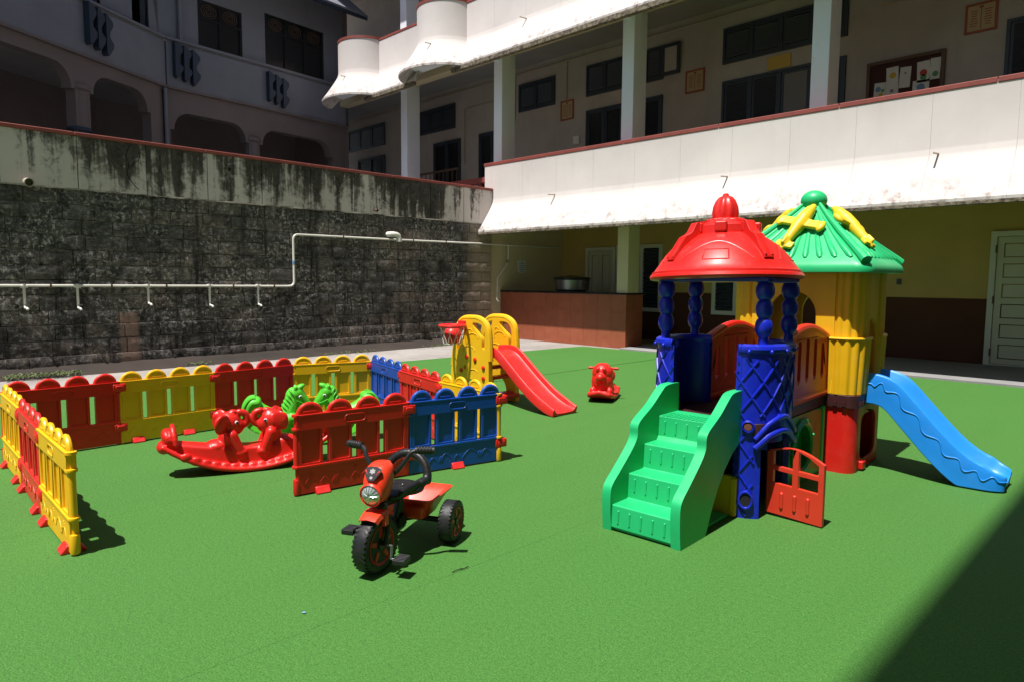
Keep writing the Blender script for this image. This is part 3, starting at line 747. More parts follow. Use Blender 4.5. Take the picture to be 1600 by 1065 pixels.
# ------------------------------------------------------------------ left-hand building behind the wall
lb = thing('annex_building', (0, 0, 0), 0, 'shaded pale blue building with arched verandah and zigzag blue trim behind the stone wall', 'building')
FA = Vector((-16.40, 2.573, 0)); FB = Vector((-18.65, 6.25, 0)); FD = Vector((-19.37, 11.95, 0))
def face_M(P, Q):
    d = (Q-P).normalized(); n = Vector((d.y, -d.x, 0))      # n points to the courtyard
    return Matrix(((d.x, 0, n.x, P.x), (d.y, 0, n.y, P.y), (0, 1, 0, 0), (0, 0, 0, 1))), (Q-P).length
M1, L1 = face_M(FA, FB); M2, L2 = face_M(FB, FD)
A0 = -5.0
def lbp(name, M, outer, holes, t0, t1, mat, parent=lb, bevel=0): bb = B(); bb.plate(outer, holes, t0, t1, M); return ob(name, bb, mat, parent, bevel=bevel)
def rc(a0, a1, z0, z1): return [(a0, z0), (a1, z0), (a1, z1), (a0, z1)]
lbp('fascia_band', M1, rc(A0, L1+.02, 6.20, 7.34), [], -.25, 0, 'bluewall'); lbp('fascia_band', M2, rc(.05, L2, 6.20, 7.34), [], -.25, 0, 'bluewall')
lbp('ledge', M1, rc(A0, L1+.03, 7.34, 7.40), [], -.25, .05, 'bluewall'); lbp('ledge', M2, rc(.05, L2, 7.34, 7.40), [], -.25, .05, 'bluewall')
lbp('drip_moulding', M1, rc(A0, L1+.03, 6.15, 6.2), [], -.25, .04, 'pinkwall'); lbp('drip_moulding', M2, rc(.05, L2, 6.15, 6.2), [], -.25, .04, 'pinkwall')
w1 = [(2.50, 3.42, 7.48, 9.0), (3.95, 4.75, 7.44, 9.0), (.6, 1.6, 7.48, 9.0)]
w2 = [(.95, 2.2, 7.42, 8.62), (2.9, 4.9, 7.42, 8.85)]
lbp('upper_wall', M1, rc(A0, L1-.05, 7.4, 10.6), [rc(*q) for q in w1], -.35, -.10, 'bluewall')
lbp('upper_wall', M2, rc(-.1, L2, 7.4, 10.6), [rc(*q) for q in w2], -.35, -.10, 'bluewall')
def lb_window(M, q, cols):
    a0, a1, z0, z1 = q; fr = .06; holes = []; cw = (a1-a0-fr*(cols+1))/cols; zs = [(z0+fr, z1-.48), (z1-.42, z1-fr)]
    for i in range(cols):
        for h0, h1 in zs: holes.append(rc(a0+fr+i*(cw+fr), a0+fr+i*(cw+fr)+cw, h0, h1))
    w_ = lbp('window', M, rc(a0, a1, z0, z1), holes, -.20, -.12, 'shutter_dk')
    for k, h in enumerate(holes):
        lbp('pane', M, rc(h[0][0]-.005, h[1][0]+.005, h[0][1]-.005, h[2][1]+.005), [], -.175, -.165, 'shutter_dk', w_)
        if k % 2:      # curled iron grille in the top light
            bb = B(); cx = (h[0][0]+h[1][0])/2; cz = (h[0][1]+h[2][1])/2
            for rr in (.06, .11, .16):
                bb.tube([M @ Vector((cx+rr*1.3*math.cos(2*PI*j/16), cz+rr*math.sin(2*PI*j/16), -.14)) for j in range(16)], .007, 5, closed=True)
            ob('grille', bb, 'rust', w_)
for q in w1: lb_window(M1, q, 1)
lb_window(M2, w2[0], 2); lb_window(M2, w2[1], 3)
# arcade
def arcade(M, L0, L1_, opens, z0=2.6, ztop=6.15):
    holes = []
    for a0, a1, zt in opens:
        r_ = .42; pts = [(a0, z0+.02), (a1, z0+.02), (a1, zt-r_-.04), (a1-.10, zt-r_-.04)]
        pts += [(a1-.10-r_+r_*math.cos(t_), zt-r_+r_*math.sin(t_)) for t_ in [k*PI/2/6 for k in range(7)]]
        pts += [(a0+.10+r_-r_*math.cos(t_), zt-r_+r_*math.sin(t_)) for t_ in [k*PI/2/6 for k in range(6, -1, -1)]]
        pts += [(a0+.10, zt-r_-.04), (a0, zt-r_-.04)]; holes.append(pts)
    return lbp('arcade_wall', M, rc(L0, L1_, z0, ztop), holes, -.32, -.06, 'pinkwall')
arcade(M1, A0, L1-.05, [(-2.6, 1.68, 5.88), (2.05, 3.85, 5.88)])
arcade(M2, .05, L2, [(.12, 2.30, 5.62), (2.62, 5.15, 5.62)])
def round_col(M, a, ztop, base):
    c = M @ Vector((a, 0, -.19)); T = Matrix.Translation((c.x, c.y, 0))
    bb = B(); bb.lathe([(.19, 2.62), (.185, ztop), (.24, ztop+.03), (.24, ztop+.12)], 24, T); o = ob('column', bb, 'pinkwall', lb)
    if base:
        for zz in (4.60, 4.50, 4.40): bb = B(); bb.lathe([(.19, zz-.05), (.235, zz-.04), (.25, zz), (.235, zz+.035), (.19, zz+.045)], 24, T); ob('base_ring', bb, 'emblem', o)
round_col(M1, 1.87, 5.42, True); round_col(M2, 2.46, 5.20, False)
b = B(); p0 = M2 @ Vector((-.03, 0, .05)); b.tube([(p0.x, p0.y, 2.6), (p0.x, p0.y, 6.05), (p0.x+.02, p0.y+.0, 6.12)], .045, 10); p1 = M2 @ Vector((.44, 0, -.03)); b.tube([(p1.x, p1.y, 7.4), (p1.x, p1.y, 10)], .05, 10); ob('downpipe', b, 'bluewall', lb)
# rooms behind the arcade
b = B(); 
lbp('back_wall', M1, rc(A0, L1+1.0, 2.6, 6.2), [rc(.1, .95, 4.0, 5.32), rc(2.4, 4.6, 3.0, 5.0)], -2.9, -2.7, 'pinkwall'); lbp('back_wall', M2, rc(-2, L2+1, 2.6, 6.2), [rc(2.0, 3.4, 3.0, 4.95), rc(4.2, 5.5, 3.0, 5.0)], -2.9, -2.7, 'pinkwall')
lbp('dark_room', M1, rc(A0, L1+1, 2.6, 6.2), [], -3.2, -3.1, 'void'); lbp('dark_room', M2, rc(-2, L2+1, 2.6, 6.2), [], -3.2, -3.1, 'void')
b = B(); b.plate([(FA+(FA-FB).normalized()*5).xy, FB.xy, FD.xy, (FD.x-9, FD.y+1), (-24, -2)], [], 6.155, 6.198, Matrix.Identity(4)); ob('ceiling', b, 'ceiling', lb)
b = B(); b.plate([(FA+(FA-FB).normalized()*5).xy, FB.xy, FD.xy, (FD.x-9, FD.y+1), (-24, -2)], [], 7.28, 7.33, Matrix.Identity(4)); ob('floor_slab', b, 'ceiling', lb)
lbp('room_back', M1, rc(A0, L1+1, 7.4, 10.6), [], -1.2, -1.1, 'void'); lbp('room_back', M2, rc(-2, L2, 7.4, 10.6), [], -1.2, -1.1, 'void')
lbp('end_wall', M2 @ Matrix.Translation((L2-.02, 0, 0)) @ Matrix.Rotation(PI/2, 4, 'Y'), rc(0, 3, 2.6, 10.6), [], -.1, .0, 'pinkwall')
# eaves of the annex roof
pr = [(.95, 9.22), (.95, 9.30), (.55, 9.62), (-.2, 10.2), (-.2, 9.9), (.40, 9.45)]
bb = B(); bb.plate(pr, [], .9, L2, M2 @ Matrix(((0, 0, 1, 0), (0, 1, 0, 0), (1, 0, 0, 0), (0, 0, 0, 1)))); ob('eaves', bb, 'emblem', lb)
bb = B(); bb.plate([(.97, 9.30), (.97, 9.36), (-.2, 10.28), (-.2, 10.2), (.55, 9.62)], [], .9, L2, M2 @ Matrix(((0, 0, 1, 0), (0, 1, 0, 0), (1, 0, 0, 0), (0, 0, 0, 1)))); ob('eaves_capping', bb, 'bluewall', lb)
bb = B(); bb.plate(rc(A0-1, L1+.4, -2.9, 1.1), [], 10.55, 10.75, M1 @ Matrix(((1, 0, 0, 0), (0, 0, 1, 0), (0, 1, 0, 0), (0, 0, 0, 1)))); ob('roof_slab', bb, 'bluewall', lb)
bb = B(); bb.plate(rc(-2, L2, -2.9, .1), [], 10.3, 10.5, M2 @ Matrix(((1, 0, 0, 0), (0, 0, 1, 0), (0, 1, 0, 0), (0, 0, 0, 1)))); ob('roof_slab', bb, 'bluewall', lb)
# zigzag trims, three fins each
def emblem(M, a, z0, z1):
    h = z1-z0; T = lambda s_: M @ Matrix.Translation((a+s_, z0, 0))
    for k in range(3):
        dz = -.05*k; pts = [(0, .02), (.05, -.03), (.19, .17), (.205, .27), (.10, h*.5-.06), (.10, h*.5+.04), (.205, h*.5+.22), (.19, h*.5+.31), (.03, h), (0, h)]
        bb = B(); bb.plate([(p[0], p[1]+dz) for p in pts], [], -.01, .16, T(.225*k)); ob('zigzag_fin', bb, 'emblem', lb, bevel=.01)
emblem(M1, 1.92, 6.44, 7.32); emblem(M2, .20, 6.44, 7.30); emblem(M2, 2.84, 6.40, 7.20)

# building on the camera's side whose deep roof shades the turf at lower right
nb = thing('shading_wing', (0, 0, 0), 0, 'building wing beside the camera, seen only by its shadow on the turf at lower right', 'building')
b = B(); b.box(-.50, 9, -14, 6.6, 14.2, 14.45); ob('roof_slab', b, 'white_paint', nb)
b = B(); b.box(3.3, 3.55, -14, 11, 0, 14.2); ob('wall', b, 'cream', nb)
b = B(); b.box(-.2, 3.3, -14, 5.6, 3.7, 3.85); b.box(-.2, 3.3, -14, 5.6, 7.5, 7.65); ob('gallery_floor', b, 'cream', nb)
for yy in (-12, -8, -4): bb = B(); bb.box(-.1, .2, yy, yy+.3, 0, 14.2); ob('column', bb, 'white_paint', nb)
#@@TOYS

# ================================================================== PLAYSET
pl = thing('playset', (-2.055, 3.045, 0), R_(3), 'colourful plastic playset with green stairs, red dome, green roof and blue slide', 'playset')
S1, S2 = .96, 2.49
# --- stairs
st = B(); prof = curve([(.0, .0), (-.012, .12), (-.012, .22), (.01, .268), (.08, .325), (.20, .425), (.255, .49), (.262, .555), (.30, .592), (.42, .655), (.52, .725), (.575, .757), (.66, .765), (.74, .762)], 5)
prof = [(p[0], p[1]) for p in [(q.x, q.y) for q in [Vector((a[0], a[1], 0)) for a in prof]]] if False else [(p.x, p.y) for p in prof]
under = [(.745, .48), (.69, .455), (.60, .41), (.50, .33), (.42, .24), (.35, .13), (.295, .02), (.28, .0)]
stairs = ob('staircase', B().box(-.195, .195, .02, .66, .005, .02), 'green', pl)
for s_ in (-1, 1):
    bb = B(); bb.plate(prof+under, [], -.028, .028, MYZ(s_*.215)); sp = ob('side_panel', bb, 'green', stairs, bevel=.023, seg=4)
# stepped moulding
steps = [(0, .02), (0, .15), (.165, .15), (.165, .295), (.33, .295), (.33, .44), (.495, .44), (.495, .585), (.74, .585), (.74, .55), (.55, .53), (.2, .1), (.2, .02)]
steps = [(v_+(.008 if i in (1, 3, 5, 7) else 0), z_) for i, (v_, z_) in enumerate(steps)]
bb = B(); bb.plate(steps, [], -.196, .196, MYZ(0)); ob('steps', bb, 'green', stairs, bevel=.012, seg=3)
for k in range(4):
    v0, z0 = .165*k, .03+.145*k
    for j in range(5):
        uu = -.145+j*.0725; bb = B(); bb.cap((uu, v0+.003, z0+.022), (uu, v0+.005, z0+.088), .0065, n=8); ob('riser_rib', bb, 'green', stairs)
bb = B()
for j in range(13):
    for k in range(4): bb.box(-.17+j*.027, -.152+j*.027, .505+k*.035, .525+k*.035, .584, .5885)
ob('tread_grip', bb, 'green', stairs)
# --- blue tower walls: plan is a rounded box, each side one curved shell
HU, HV, RC = .405, .265, .20
def plan(s_):
    """outline point for side s_ (-1 left, +1 right) from the front edge round to the back; list of (u,v,nu,nv)"""
    o = []; cu, cv = HU-RC, HV-RC
    o.append((.235, -HV, 0, -1))
    for k in range(9): a = -PI/2+PI/2*k/8; o.append((cu+RC*math.cos(a), -cv+RC*math.sin(a), math.cos(a), math.sin(a)))
    for k in range(1, 5): o.append((HU, -cv+2*cv*k/5, 1, 0))
    for k in range(9): a = PI/2*k/8; o.append((cu+RC*math.cos(a), cv+RC*math.sin(a), math.cos(a), math.sin(a)))
    o.append((.235, HV, 0, 1))
    return [(s_*a, b_+S1, s_*c, d) for a, b_, c, d in o]
def shell(P, z0, z1, t, skip=None, nz=20):
    bb = B(); n = len(P); keep = {}
    zs = [z0+(z1-z0)*k/nz for k in range(nz+1)]
    cells = set((i, k) for i in range(n-1) for k in range(nz) if not (skip and skip(i, (zs[k]+zs[k+1])/2)))
    vs = []; fs = []
    for (u_, v_, a, c) in P:
        for z_ in zs: vs.append((u_, v_, z_))
    N0 = len(vs)
    for (u_, v_, a, c) in P:
        for z_ in zs: vs.append((u_-a*t, v_-c*t, z_))
    id_ = lambda i, k, L: L*N0+i*(nz+1)+k
    for (i, k) in cells:
        fs.append((id_(i, k, 0), id_(i+1, k, 0), id_(i+1, k+1, 0), id_(i, k+1, 0)))
        fs.append((id_(i, k, 1), id_(i, k+1, 1), id_(i+1, k+1, 1), id_(i+1, k, 1)))
        for di, dk, (a, c) in ((-1, 0, ((i, k), (i, k+1))), (1, 0, ((i+1, k), (i+1, k+1))), (0, -1, ((i, k), (i+1, k))), (0, 1, ((i, k+1), (i+1, k+1)))):
            if (i+di, k+dk) not in cells: fs.append((id_(*a, 0), id_(*c, 0), id_(*c, 1), id_(*a, 1)))
    bb._add(vs, fs); bmesh.ops.delete(bb.bm, geom=[q for q in bb.bm.verts if not q.link_faces], context='VERTS'); return bb
for s_ in (-1, 1):
    P = plan(s_); n = len(P)
    door = (lambda i, z_: 5 <= i <= 16 and z_ < .43+.05*math.sin((i-5)/11*PI)) if s_ > 0 else None
    wl = ob('tower_wall', shell(P, 0, 1.0, .035, door, 24), 'ultra', pl, smooth=40)
    # raised lattice
    acc = [0]
    for i in range(1, n): acc.append(acc[-1]+math.hypot(P[i][0]-P[i-1][0], P[i][1]-P[i-1][1]))
    def on(sv, z_, off=.002):
        for i in range(1, n):
            if sv <= acc[i]+1e-9:
                t_ = (sv-acc[i-1])/(acc[i]-acc[i-1]); a, c = P[i-1], P[i]
                q = [a[j]+(c[j]-a[j])*t_ for j in range(4)]; return Vector((q[0]+q[2]*off, q[1]+q[3]*off, z_))
    bb = B(); Lt = acc[-1]; pitch = .125; sl = 1.45
    for dr in (1, -1):
        k = -14
        while k < 22:
            pts = []; c0 = k*pitch
            for j in range(61):
                z_ = .02+.94*j/60; sv = c0+dr*z_/sl
                ok = 0.012 < sv < Lt-.012
                if ok and s_ > 0 and z_ < .60:
                    ii = next(i for i in range(1, n) if sv <= acc[i]); ok = not (5 <= ii <= 17)
                if ok: pts.append(on(sv, z_))
                else:
                    if len(pts) > 2: bb.tube(pts[::2]+([pts[-1]] if len(pts) % 2 == 0 else []), .0075, 6)
                    pts = []
            if len(pts) > 2: bb.tube(pts[::2], .0075, 6)
            k += 1
    ob('lattice', bb, 'ultra', wl)
    bb = B(); bb.tube([(p[0]-.012*p[2], p[1]-.012*p[3], 1.008) for p in [(P[0][0]-s_*.02, P[0][1], P[0][2], P[0][3])]+P], .030, 10); ob('rim', bb, 'ultra', wl)
    bb = B()
    for k in range(5): q = on(.10+.12*k, .995, .018); bb.ball(q, (.012, .012, .014), 8)
    ob('rim_studs', bb, 'ultra', wl)
    if s_ > 0:
        bb = B(); pts = [on(acc[4]+(acc[17]-acc[4])*j/20, .475+.055*math.sin(j/20*PI*1.6-.3)-.03*(j < 3)*(3-j)/3, .018) for j in range(21)]
        bb.tube(pts, .019, 10); pts2 = [q+Vector((0, 0, .055+.03*math.sin(i/20*PI))) for i, q in enumerate(pts)]; bb.tube(pts2, .015, 10)
        for i in range(20): bb._add([pts[i]-Vector((.004, 0, 0)), pts[i+1]-Vector((.004, 0, 0)), pts2[i+1]-Vector((.004, 0, 0)), pts2[i]-Vector((.004, 0, 0))], [(0, 1, 2, 3)])
        ob('door_hood', bb, 'ultra', wl)
        q = on(acc[3], .555, .004); nrm = Vector((P[3][2], P[3][3], 0)); Mq = Matrix.Translation(q) @ nrm.to_track_quat('Z', 'Y').to_matrix().to_4x4()
        bb = B(); bb.lathe([(0, 0), (.038, 0), (.040, .012), (.030, .018), (.026, .008), (0, .008)], 18, Mq); ob('knob_ring', bb, 'ultra', wl)
        bb = B(); bb.lathe([(0, .009), (.025, .009), (.022, .014), (0, .015)], 18, Mq); ob('knob', bb, 'brown_cap', wl)
        q = on(acc[3], .115, .010); Mq = Matrix.Translation(q) @ nrm.to_track_quat('Z', 'Y').to_matrix().to_4x4()
        bb = B(); bb.lathe([(.030, 0), (.044, 0), (.040, .010), (.034, .010), (.030, .002)], 18, Mq @ Matrix.Diagonal((1, 1.35, 1, 1))); ob('hole_rim', bb, 'ultra', wl)
        bb = B(); bb.lathe([(0, .001), (.033, .001), (.033, .003), (0, .003)], 18, Mq @ Matrix.Diagonal((1, 1.35, 1, 1))); ob('hole', bb, 'void', wl)  # dark disc drawn for the shaded hole; the wall itself is uncut
# posts, ring, dome
POSTS = [(-.32, S1-.17), (.32, S1-.17), (-.32, S1+.23), (.32, S1+.23)]
for (u_, v_) in POSTS:
    bb = B(); pr = [(0, 1.0), (.034, 1.0), (.030, 1.03), (.027, 1.075)]
    for zc, r_ in ((1.135, .051), (1.238, .050), (1.345, .054)):
        for k in range(9): a = -1.05+2.1*k/8; pr.append((.012+(r_-.012)*math.cos(a), zc+.062*math.sin(a)/math.sin(1.05)*.86))
    pr += [(.05, 1.40), (.05, 1.43), (0, 1.43)]
    bb.lathe(pr, 18, Matrix.Translation((u_, v_, 0))); ob('beaded_post', bb, 'ultra', pl, smooth=60)
for v_ in (S1-.17, S1+.23): bb = B(); bb.box(-.36, .36, v_-.05, v_+.05, 1.398, 1.428); ob('roof_beam', bb, 'ultra', pl, bevel=.01)
for u_ in (-.32, .32): bb = B(); bb.box(u_-.045, u_+.045, S1-.2, S1+.25, 1.390, 1.424); ob('roof_beam', bb, 'ultra', pl, bevel=.01)
TD = Matrix.Translation((-.01, S1, 1.43)) @ Matrix.Rotation(R_(-2.4), 4, Vector((.62, .78, 0)).normalized()) @ Matrix.Translation((0, 0, -1.43))
dp = [(.455, 1.41), (.505, 1.408), (.515, 1.422), (.508, 1.438), (.500, 1.442), (.498, 1.455), (.482, 1.462), (.462, 1.488), (.435, 1.522), (.40, 1.562), (.355, 1.605), (.30, 1.645), (.24, 1.680), (.17, 1.705), (.0, 1.715)]
dp = [(r_*.905, z_) for r_, z_ in dp]
bb = B(); bb.lathe(dp+[], 64, TD); dm = ob('dome_roof', bb, 'red', pl, smooth=30)
for k in range(4):
    bb = B(); a = R_(62+90*k); M = TD @ Matrix.Rotation(a, 4, 'Z')
    bb.plate([(.905*q[0], q[1]) for q in [(.20, 1.66), (.425, 1.515), (.447, 1.522), (.445, 1.535), (.395, 1.590), (.352, 1.655), (.345, 1.668), (.315, 1.680), (.29, 1.70), (.265, 1.742), (.255, 1.755), (.17, 1.768), (.15, 1.768)]], [], -.032, .032, M @ MXZ(0))
    ob('buttress', bb, 'red', dm, bevel=.009, seg=3)
for k in range(4):
    bb = B(); a = R_(62+90*k); M = TD @ Matrix.Rotation(a, 4, 'Z'); bb.tube([M @ Vector(q) for q in ((.314, -.024, 1.660), (.357, -.024, 1.598), (.401, -.024, 1.538))], .008, 6); bb.tube([M @ Vector(q) for q in ((.314, .024, 1.660), (.357, .024, 1.598), (.401, .024, 1.538))], .008, 6)
    ob('buttress_edging', bb, 'red', dm)
bb = B(); bb.lathe([(.0, 1.66), (.205, 1.66), (.198, 1.735), (.182, 1.752), (.120, 1.772), (.118, 1.785), (0, 1.785)], 40, TD); ob('collar', bb, 'red', dm, bevel=.008)
for k in range(8):
    bb = B(); a = R_(17+45*k); M = TD @ Matrix.Rotation(a, 4, 'Z'); bb.box(.17, .214, -.036, .038, 1.69, 1.755, M); ob('crenel', bb, 'red', dm, bevel=.012, seg=3)
bb = B()
for k in range(4):
    a = R_(17+90*k); M = TD @ Matrix.Rotation(a, 4, 'Z')
    def dpt(da, z_):
        for (r0, z0), (r1, z1) in zip(dp[5:], dp[6:]):
            if z0 <= z_ <= z1: r_ = r0+(r1-r0)*(z_-z0)/(z1-z0); break
        return M @ Vector((r_*math.cos(da), r_*math.sin(da), z_))
    loop = [dpt(-.19+.38*j/8, 1.515) for j in range(9)]+[dpt(.19, 1.515+.06*j/4) for j in range(1, 5)]+[dpt(.19-.38*j/8, 1.575) for j in range(1, 9)]+[dpt(-.19, 1.575-.06*j/4) for j in range(1, 4)]
    bb.tube(loop, .0042, 5, closed=True)
    # shallow arched border of the face
    bb.tube([dpt(-.62+1.24*j/20, 1.47+.155*math.sin(j/20*PI)**.7) for j in range(1, 20)], .004, 5)
ob('embossed_line', bb, 'red', dm)
bb = B(); bb.lathe([(0, 1.78), (.075, 1.782), (.078, 1.80), (.079, 1.83), (.074, 1.865), (.060, 1.90), (.042, 1.922), (.020, 1.932), (.016, 1.945), (.0, 1.950)], 64, TD, wob=lambda a, i: 1+.05*math.cos(a*9)*(2 <= i <= 7)); ob('finial', bb, 'red', dm)
# --- deck and bridge
bb = B(); bb.plate(rrect(-.27, .27, S1-.24, 2.14, .05), [], .50, .575, Matrix.Identity(4)); ob('deck', bb, 'wine', pl, bevel=.012); bb = B(); bb.plate(rrect(-.36, .36, S1-.24, S1+.25, .05), [], .502, .573, Matrix.Identity(4)); ob('deck', bb, 'wine', pl, bevel=.012)
bb = B(); bb.plate(rrect(-.49, .49, S2-.375, S2+.375, .08), [], .488, .582, Matrix.Identity(4)); dk = ob('tower_deck', bb, 'wine', pl, bevel=.012)
bb = B()
for k in range(14): bb.box(-.42+k*.062, -.392+k*.062, S2-.384, S2-.37, .50, .535)
for k in range(10): bb.box(.485, .499, S2-.32+k*.066, S2-.29+k*.066, .50, .535)
ob('deck_teeth', bb, 'wine', dk)
def railing(u_, mat):
    v0, v1 = 1.24, 2.12; cz = lambda t_: 1.0+.085*math.sin(PI*t_)
    outer = [(v0, .575), (v1, .575)]+[(v1-(v1-v0)*k/16, cz(k/16)) for k in range(17)]
    holes = []
    for k in range(5):
        c = v0+.13+k*(v1-v0-.26)/4; top = cz((c-v0)/(v1-v0))-.10; w_ = .030
        holes.append([(c-w_, .74), (c, .705), (c+w_, .74), (c+w_, top)]+[(c+w_*math.cos(PI*j/6), top+w_*math.sin(PI*j/6)) for j in range(1, 6)]+[(c-w_, top)])
    bb = B(); bb.plate(outer, holes, -.022, .022, MYZ(u_)); o = ob('bridge_railing', bb, mat, pl, bevel=.012, seg=3)
    bb = B(); bb.tube([(u_, v0+(v1-v0)*k/16, cz(k/16)) for k in range(17)], .030, 10); bb.tube([(u_, v0, .60), (u_, v1, .60)], .032, 10); ob('rail_edge', bb, mat, o)
    for v_ in (v1-.02, v0+.02): bb = B(); bb.ball((u_, v_, .99), .022, 10); ob('rail_bolt', bb, 'white_plastic', o)
railing(-.255, 'red'); railing(.255, 'orange_red')
# green panel with a porthole below the bridge
for u_ in (.248, -.248):
    bb = B(); bb.plate(rrect(1.27, 2.11, .0, .49, .03), [circ(1.66, .26, .155, 24)], -.02, .02, MYZ(u_)); pn = ob('porthole_panel', bb, 'dkgreen', pl, bevel=.008)
    bb = B(); bb.lathe([(.155, -.03), (.20, -.03), (.21, .0), (.20, .035), (.165, .045), (.15, .03), (.155, -.03)], 32, Matrix.Translation((u_, 1.66, .26)) @ Matrix.Rotation(PI/2 if u_ > 0 else -PI/2, 4, 'Y')); ob('porthole_ring', bb, 'dkgreen', pn)
    for k in range(6): bb = B(); a = R_(20+60*k); bb.ball((u_+(.04 if u_ > 0 else -.04), 1.66+.185*math.cos(a), .26+.185*math.sin(a)), .011, 8); ob('porthole_stud', bb, 'green', pn)
    bb = B(); bb.box(u_-.03, u_+.03, 2.075, 2.115, 0, .495); ob('panel_edge', bb, 'green', pn, bevel=.01)
# yellow low panel beside the stairs
bb = B(); bb.plate(rrect(-.235, .235, 0.0, .245, .02), [], -.018, .018, MXZ(.70)); yp = ob('kick_panel', bb, 'yellow_play', pl, bevel=.008)
bb = B(); bb.box(.205, .237, .672, .681, .01, .235); ob('kick_edge', bb, 'yellow_play', yp, bevel=.003)
# gate
gt = thing('gate', (.352, .885, .02), R_(-4)); gt.parent = pl
out = [(0, 0), (.325, -.012), (.325, .345)]+[(.325-.325*k/12, .345+.035*(k/12)+.045*math.sin(PI*k/12)) for k in range(1, 13)]
hs = [[(.028, .185), (.145, .180), (.145, .258), (.028, .265)], [(.178, .178), (.295, .172), (.295, .250), (.178, .256)],
      [(.028, .29), (.145, .283), (.145, .405), (.085, .397), (.028, .375)], [(.178, .281), (.295, .275), (.295, .335), (.24, .372), (.178, .397)]]
bb = B(); bb.plate(out, hs, -.014, .014, MXZ(0)); ob('gate_frame', bb, 'orange_red', gt, bevel=.008, seg=3)
for x_ in (.085, .163, .24):
    bb = B(); bb.cap((x_, -.012, .045), (x_, -.013, .125), .012, n=10); ob('gate_rib', bb, 'orange_red', gt)
bb = B(); bb.cyl((-.004, 0, .0), (-.004, 0, .37), .014, 10); ob('gate_hinge', bb, 'orange_red', gt)
# --- yellow tower
HX, HY = .475, .36
ftop, fbot = 1.475, .585
def scal(a0, a1, n, amp):
    return [(a0+(a1-a0)*k/(n*8), amp*abs(math.sin(PI*k/8))) for k in range(n*8+1)]
# front and back walls with an arched doorway, side walls with the slide opening
for sgn in (-1, 1):
    hole = arch(-.175, .175, fbot+.004, 1.33, 14)
    bb = B(); bb.plate([(-.31, fbot), (.31, fbot), (.31, ftop), (-.31, ftop)], [[(p[0], max(p[1], fbot+.004)) for p in hole]], -.016, .016, MXZ(S2+sgn*HY)); ob('tower_panel', bb, 'yellow_play', pl, bevel=.006)
    hole = arch(-.17, .17, fbot+.004, 1.13, 14)
    bb = B(); bb.plate([(-.20, fbot), (.20, fbot), (.20, ftop), (-.20, ftop)], [[(p[0], p[1]) for p in hole]], -.014, .014, MYZ(sgn*(HX-.02)) @ Matrix.Translation((S2, 0, 0))); sp_ = ob('tower_panel', bb, 'yellow_play', pl, bevel=.006)
# fluted corner shells
def corner(su, sv, z0, z1, grow0, grow1, nz):
    cu, cv, r_ = HX-.12, HY-.12, .12
    path = [(cu-.175+.175*k/14, -1) for k in range(15)]
    pts = []
    for k in range(15): pts.append((cu-.075+.075*k/14-.075, HY, 0, 1))
    base = [(cu-.15+.15*k/12, HY, 0, 1) for k in range(12)]+[(cu+r_*math.sin(a), cv+r_*math.cos(a), math.sin(a), math.cos(a)) for a in [PI/2*k/20 for k in range(21)]]+[(HX, cv-.10*k/10, 1, 0) for k in range(1, 11)]
    s_ = 0; prev = None; P = []
    for q in base:
        if prev: s_ += math.hypot(q[0]-prev[0], q[1]-prev[1])
        prev = q; P.append((q, s_))
    fl = 8; Lt_ = P[-1][1]; bb = B(); rings = []
    for k in range(nz+1):
        t_ = k/nz; g = grow0+(grow1-grow0)*t_; ring = []
        for q, sv_ in P:
            o_ = g+.016*abs(math.sin(PI*sv_/Lt_*fl)); ring.append(Vector((su*(q[0]+q[2]*o_), S2+sv*(q[1]+q[3]*o_), z0+(z1-z0)*t_)))
        for q, sv_ in reversed(P): ring.append(Vector((su*(q[0]-q[2]*.02), S2+sv*(q[1]-q[3]*.02), z0+(z1-z0)*t_)))
        rings.append(ring)
    bb.loft(rings); return bb
for su in (-1, 1):
    for sv in (-1, 1):
        c_ = ob('fluted_corner', corner(su, sv, .985, ftop, .0, .0, 1), 'yellow_play', pl, smooth=50)
        ob('fluted_corner', corner(su, sv, fbot, .985, .004, .020, 2), 'yellow_play', pl, smooth=50)
        cu, cv, r_ = HX-.12, HY-.12, .135
        bb = B(); bb.tube([(su*q[0], S2+sv*q[1], .990) for q in [(cu-.15, HY+.03), (cu, HY+.03)]+[(cu+(r_+.015)*math.sin(a), cv+(r_+.015)*math.cos(a)) for a in [PI/2*k/8 for k in range(1, 9)]]+[(HX+.03, cv-.1)]], .011, 8); ob('ledge', bb, 'yellow_play', c_)
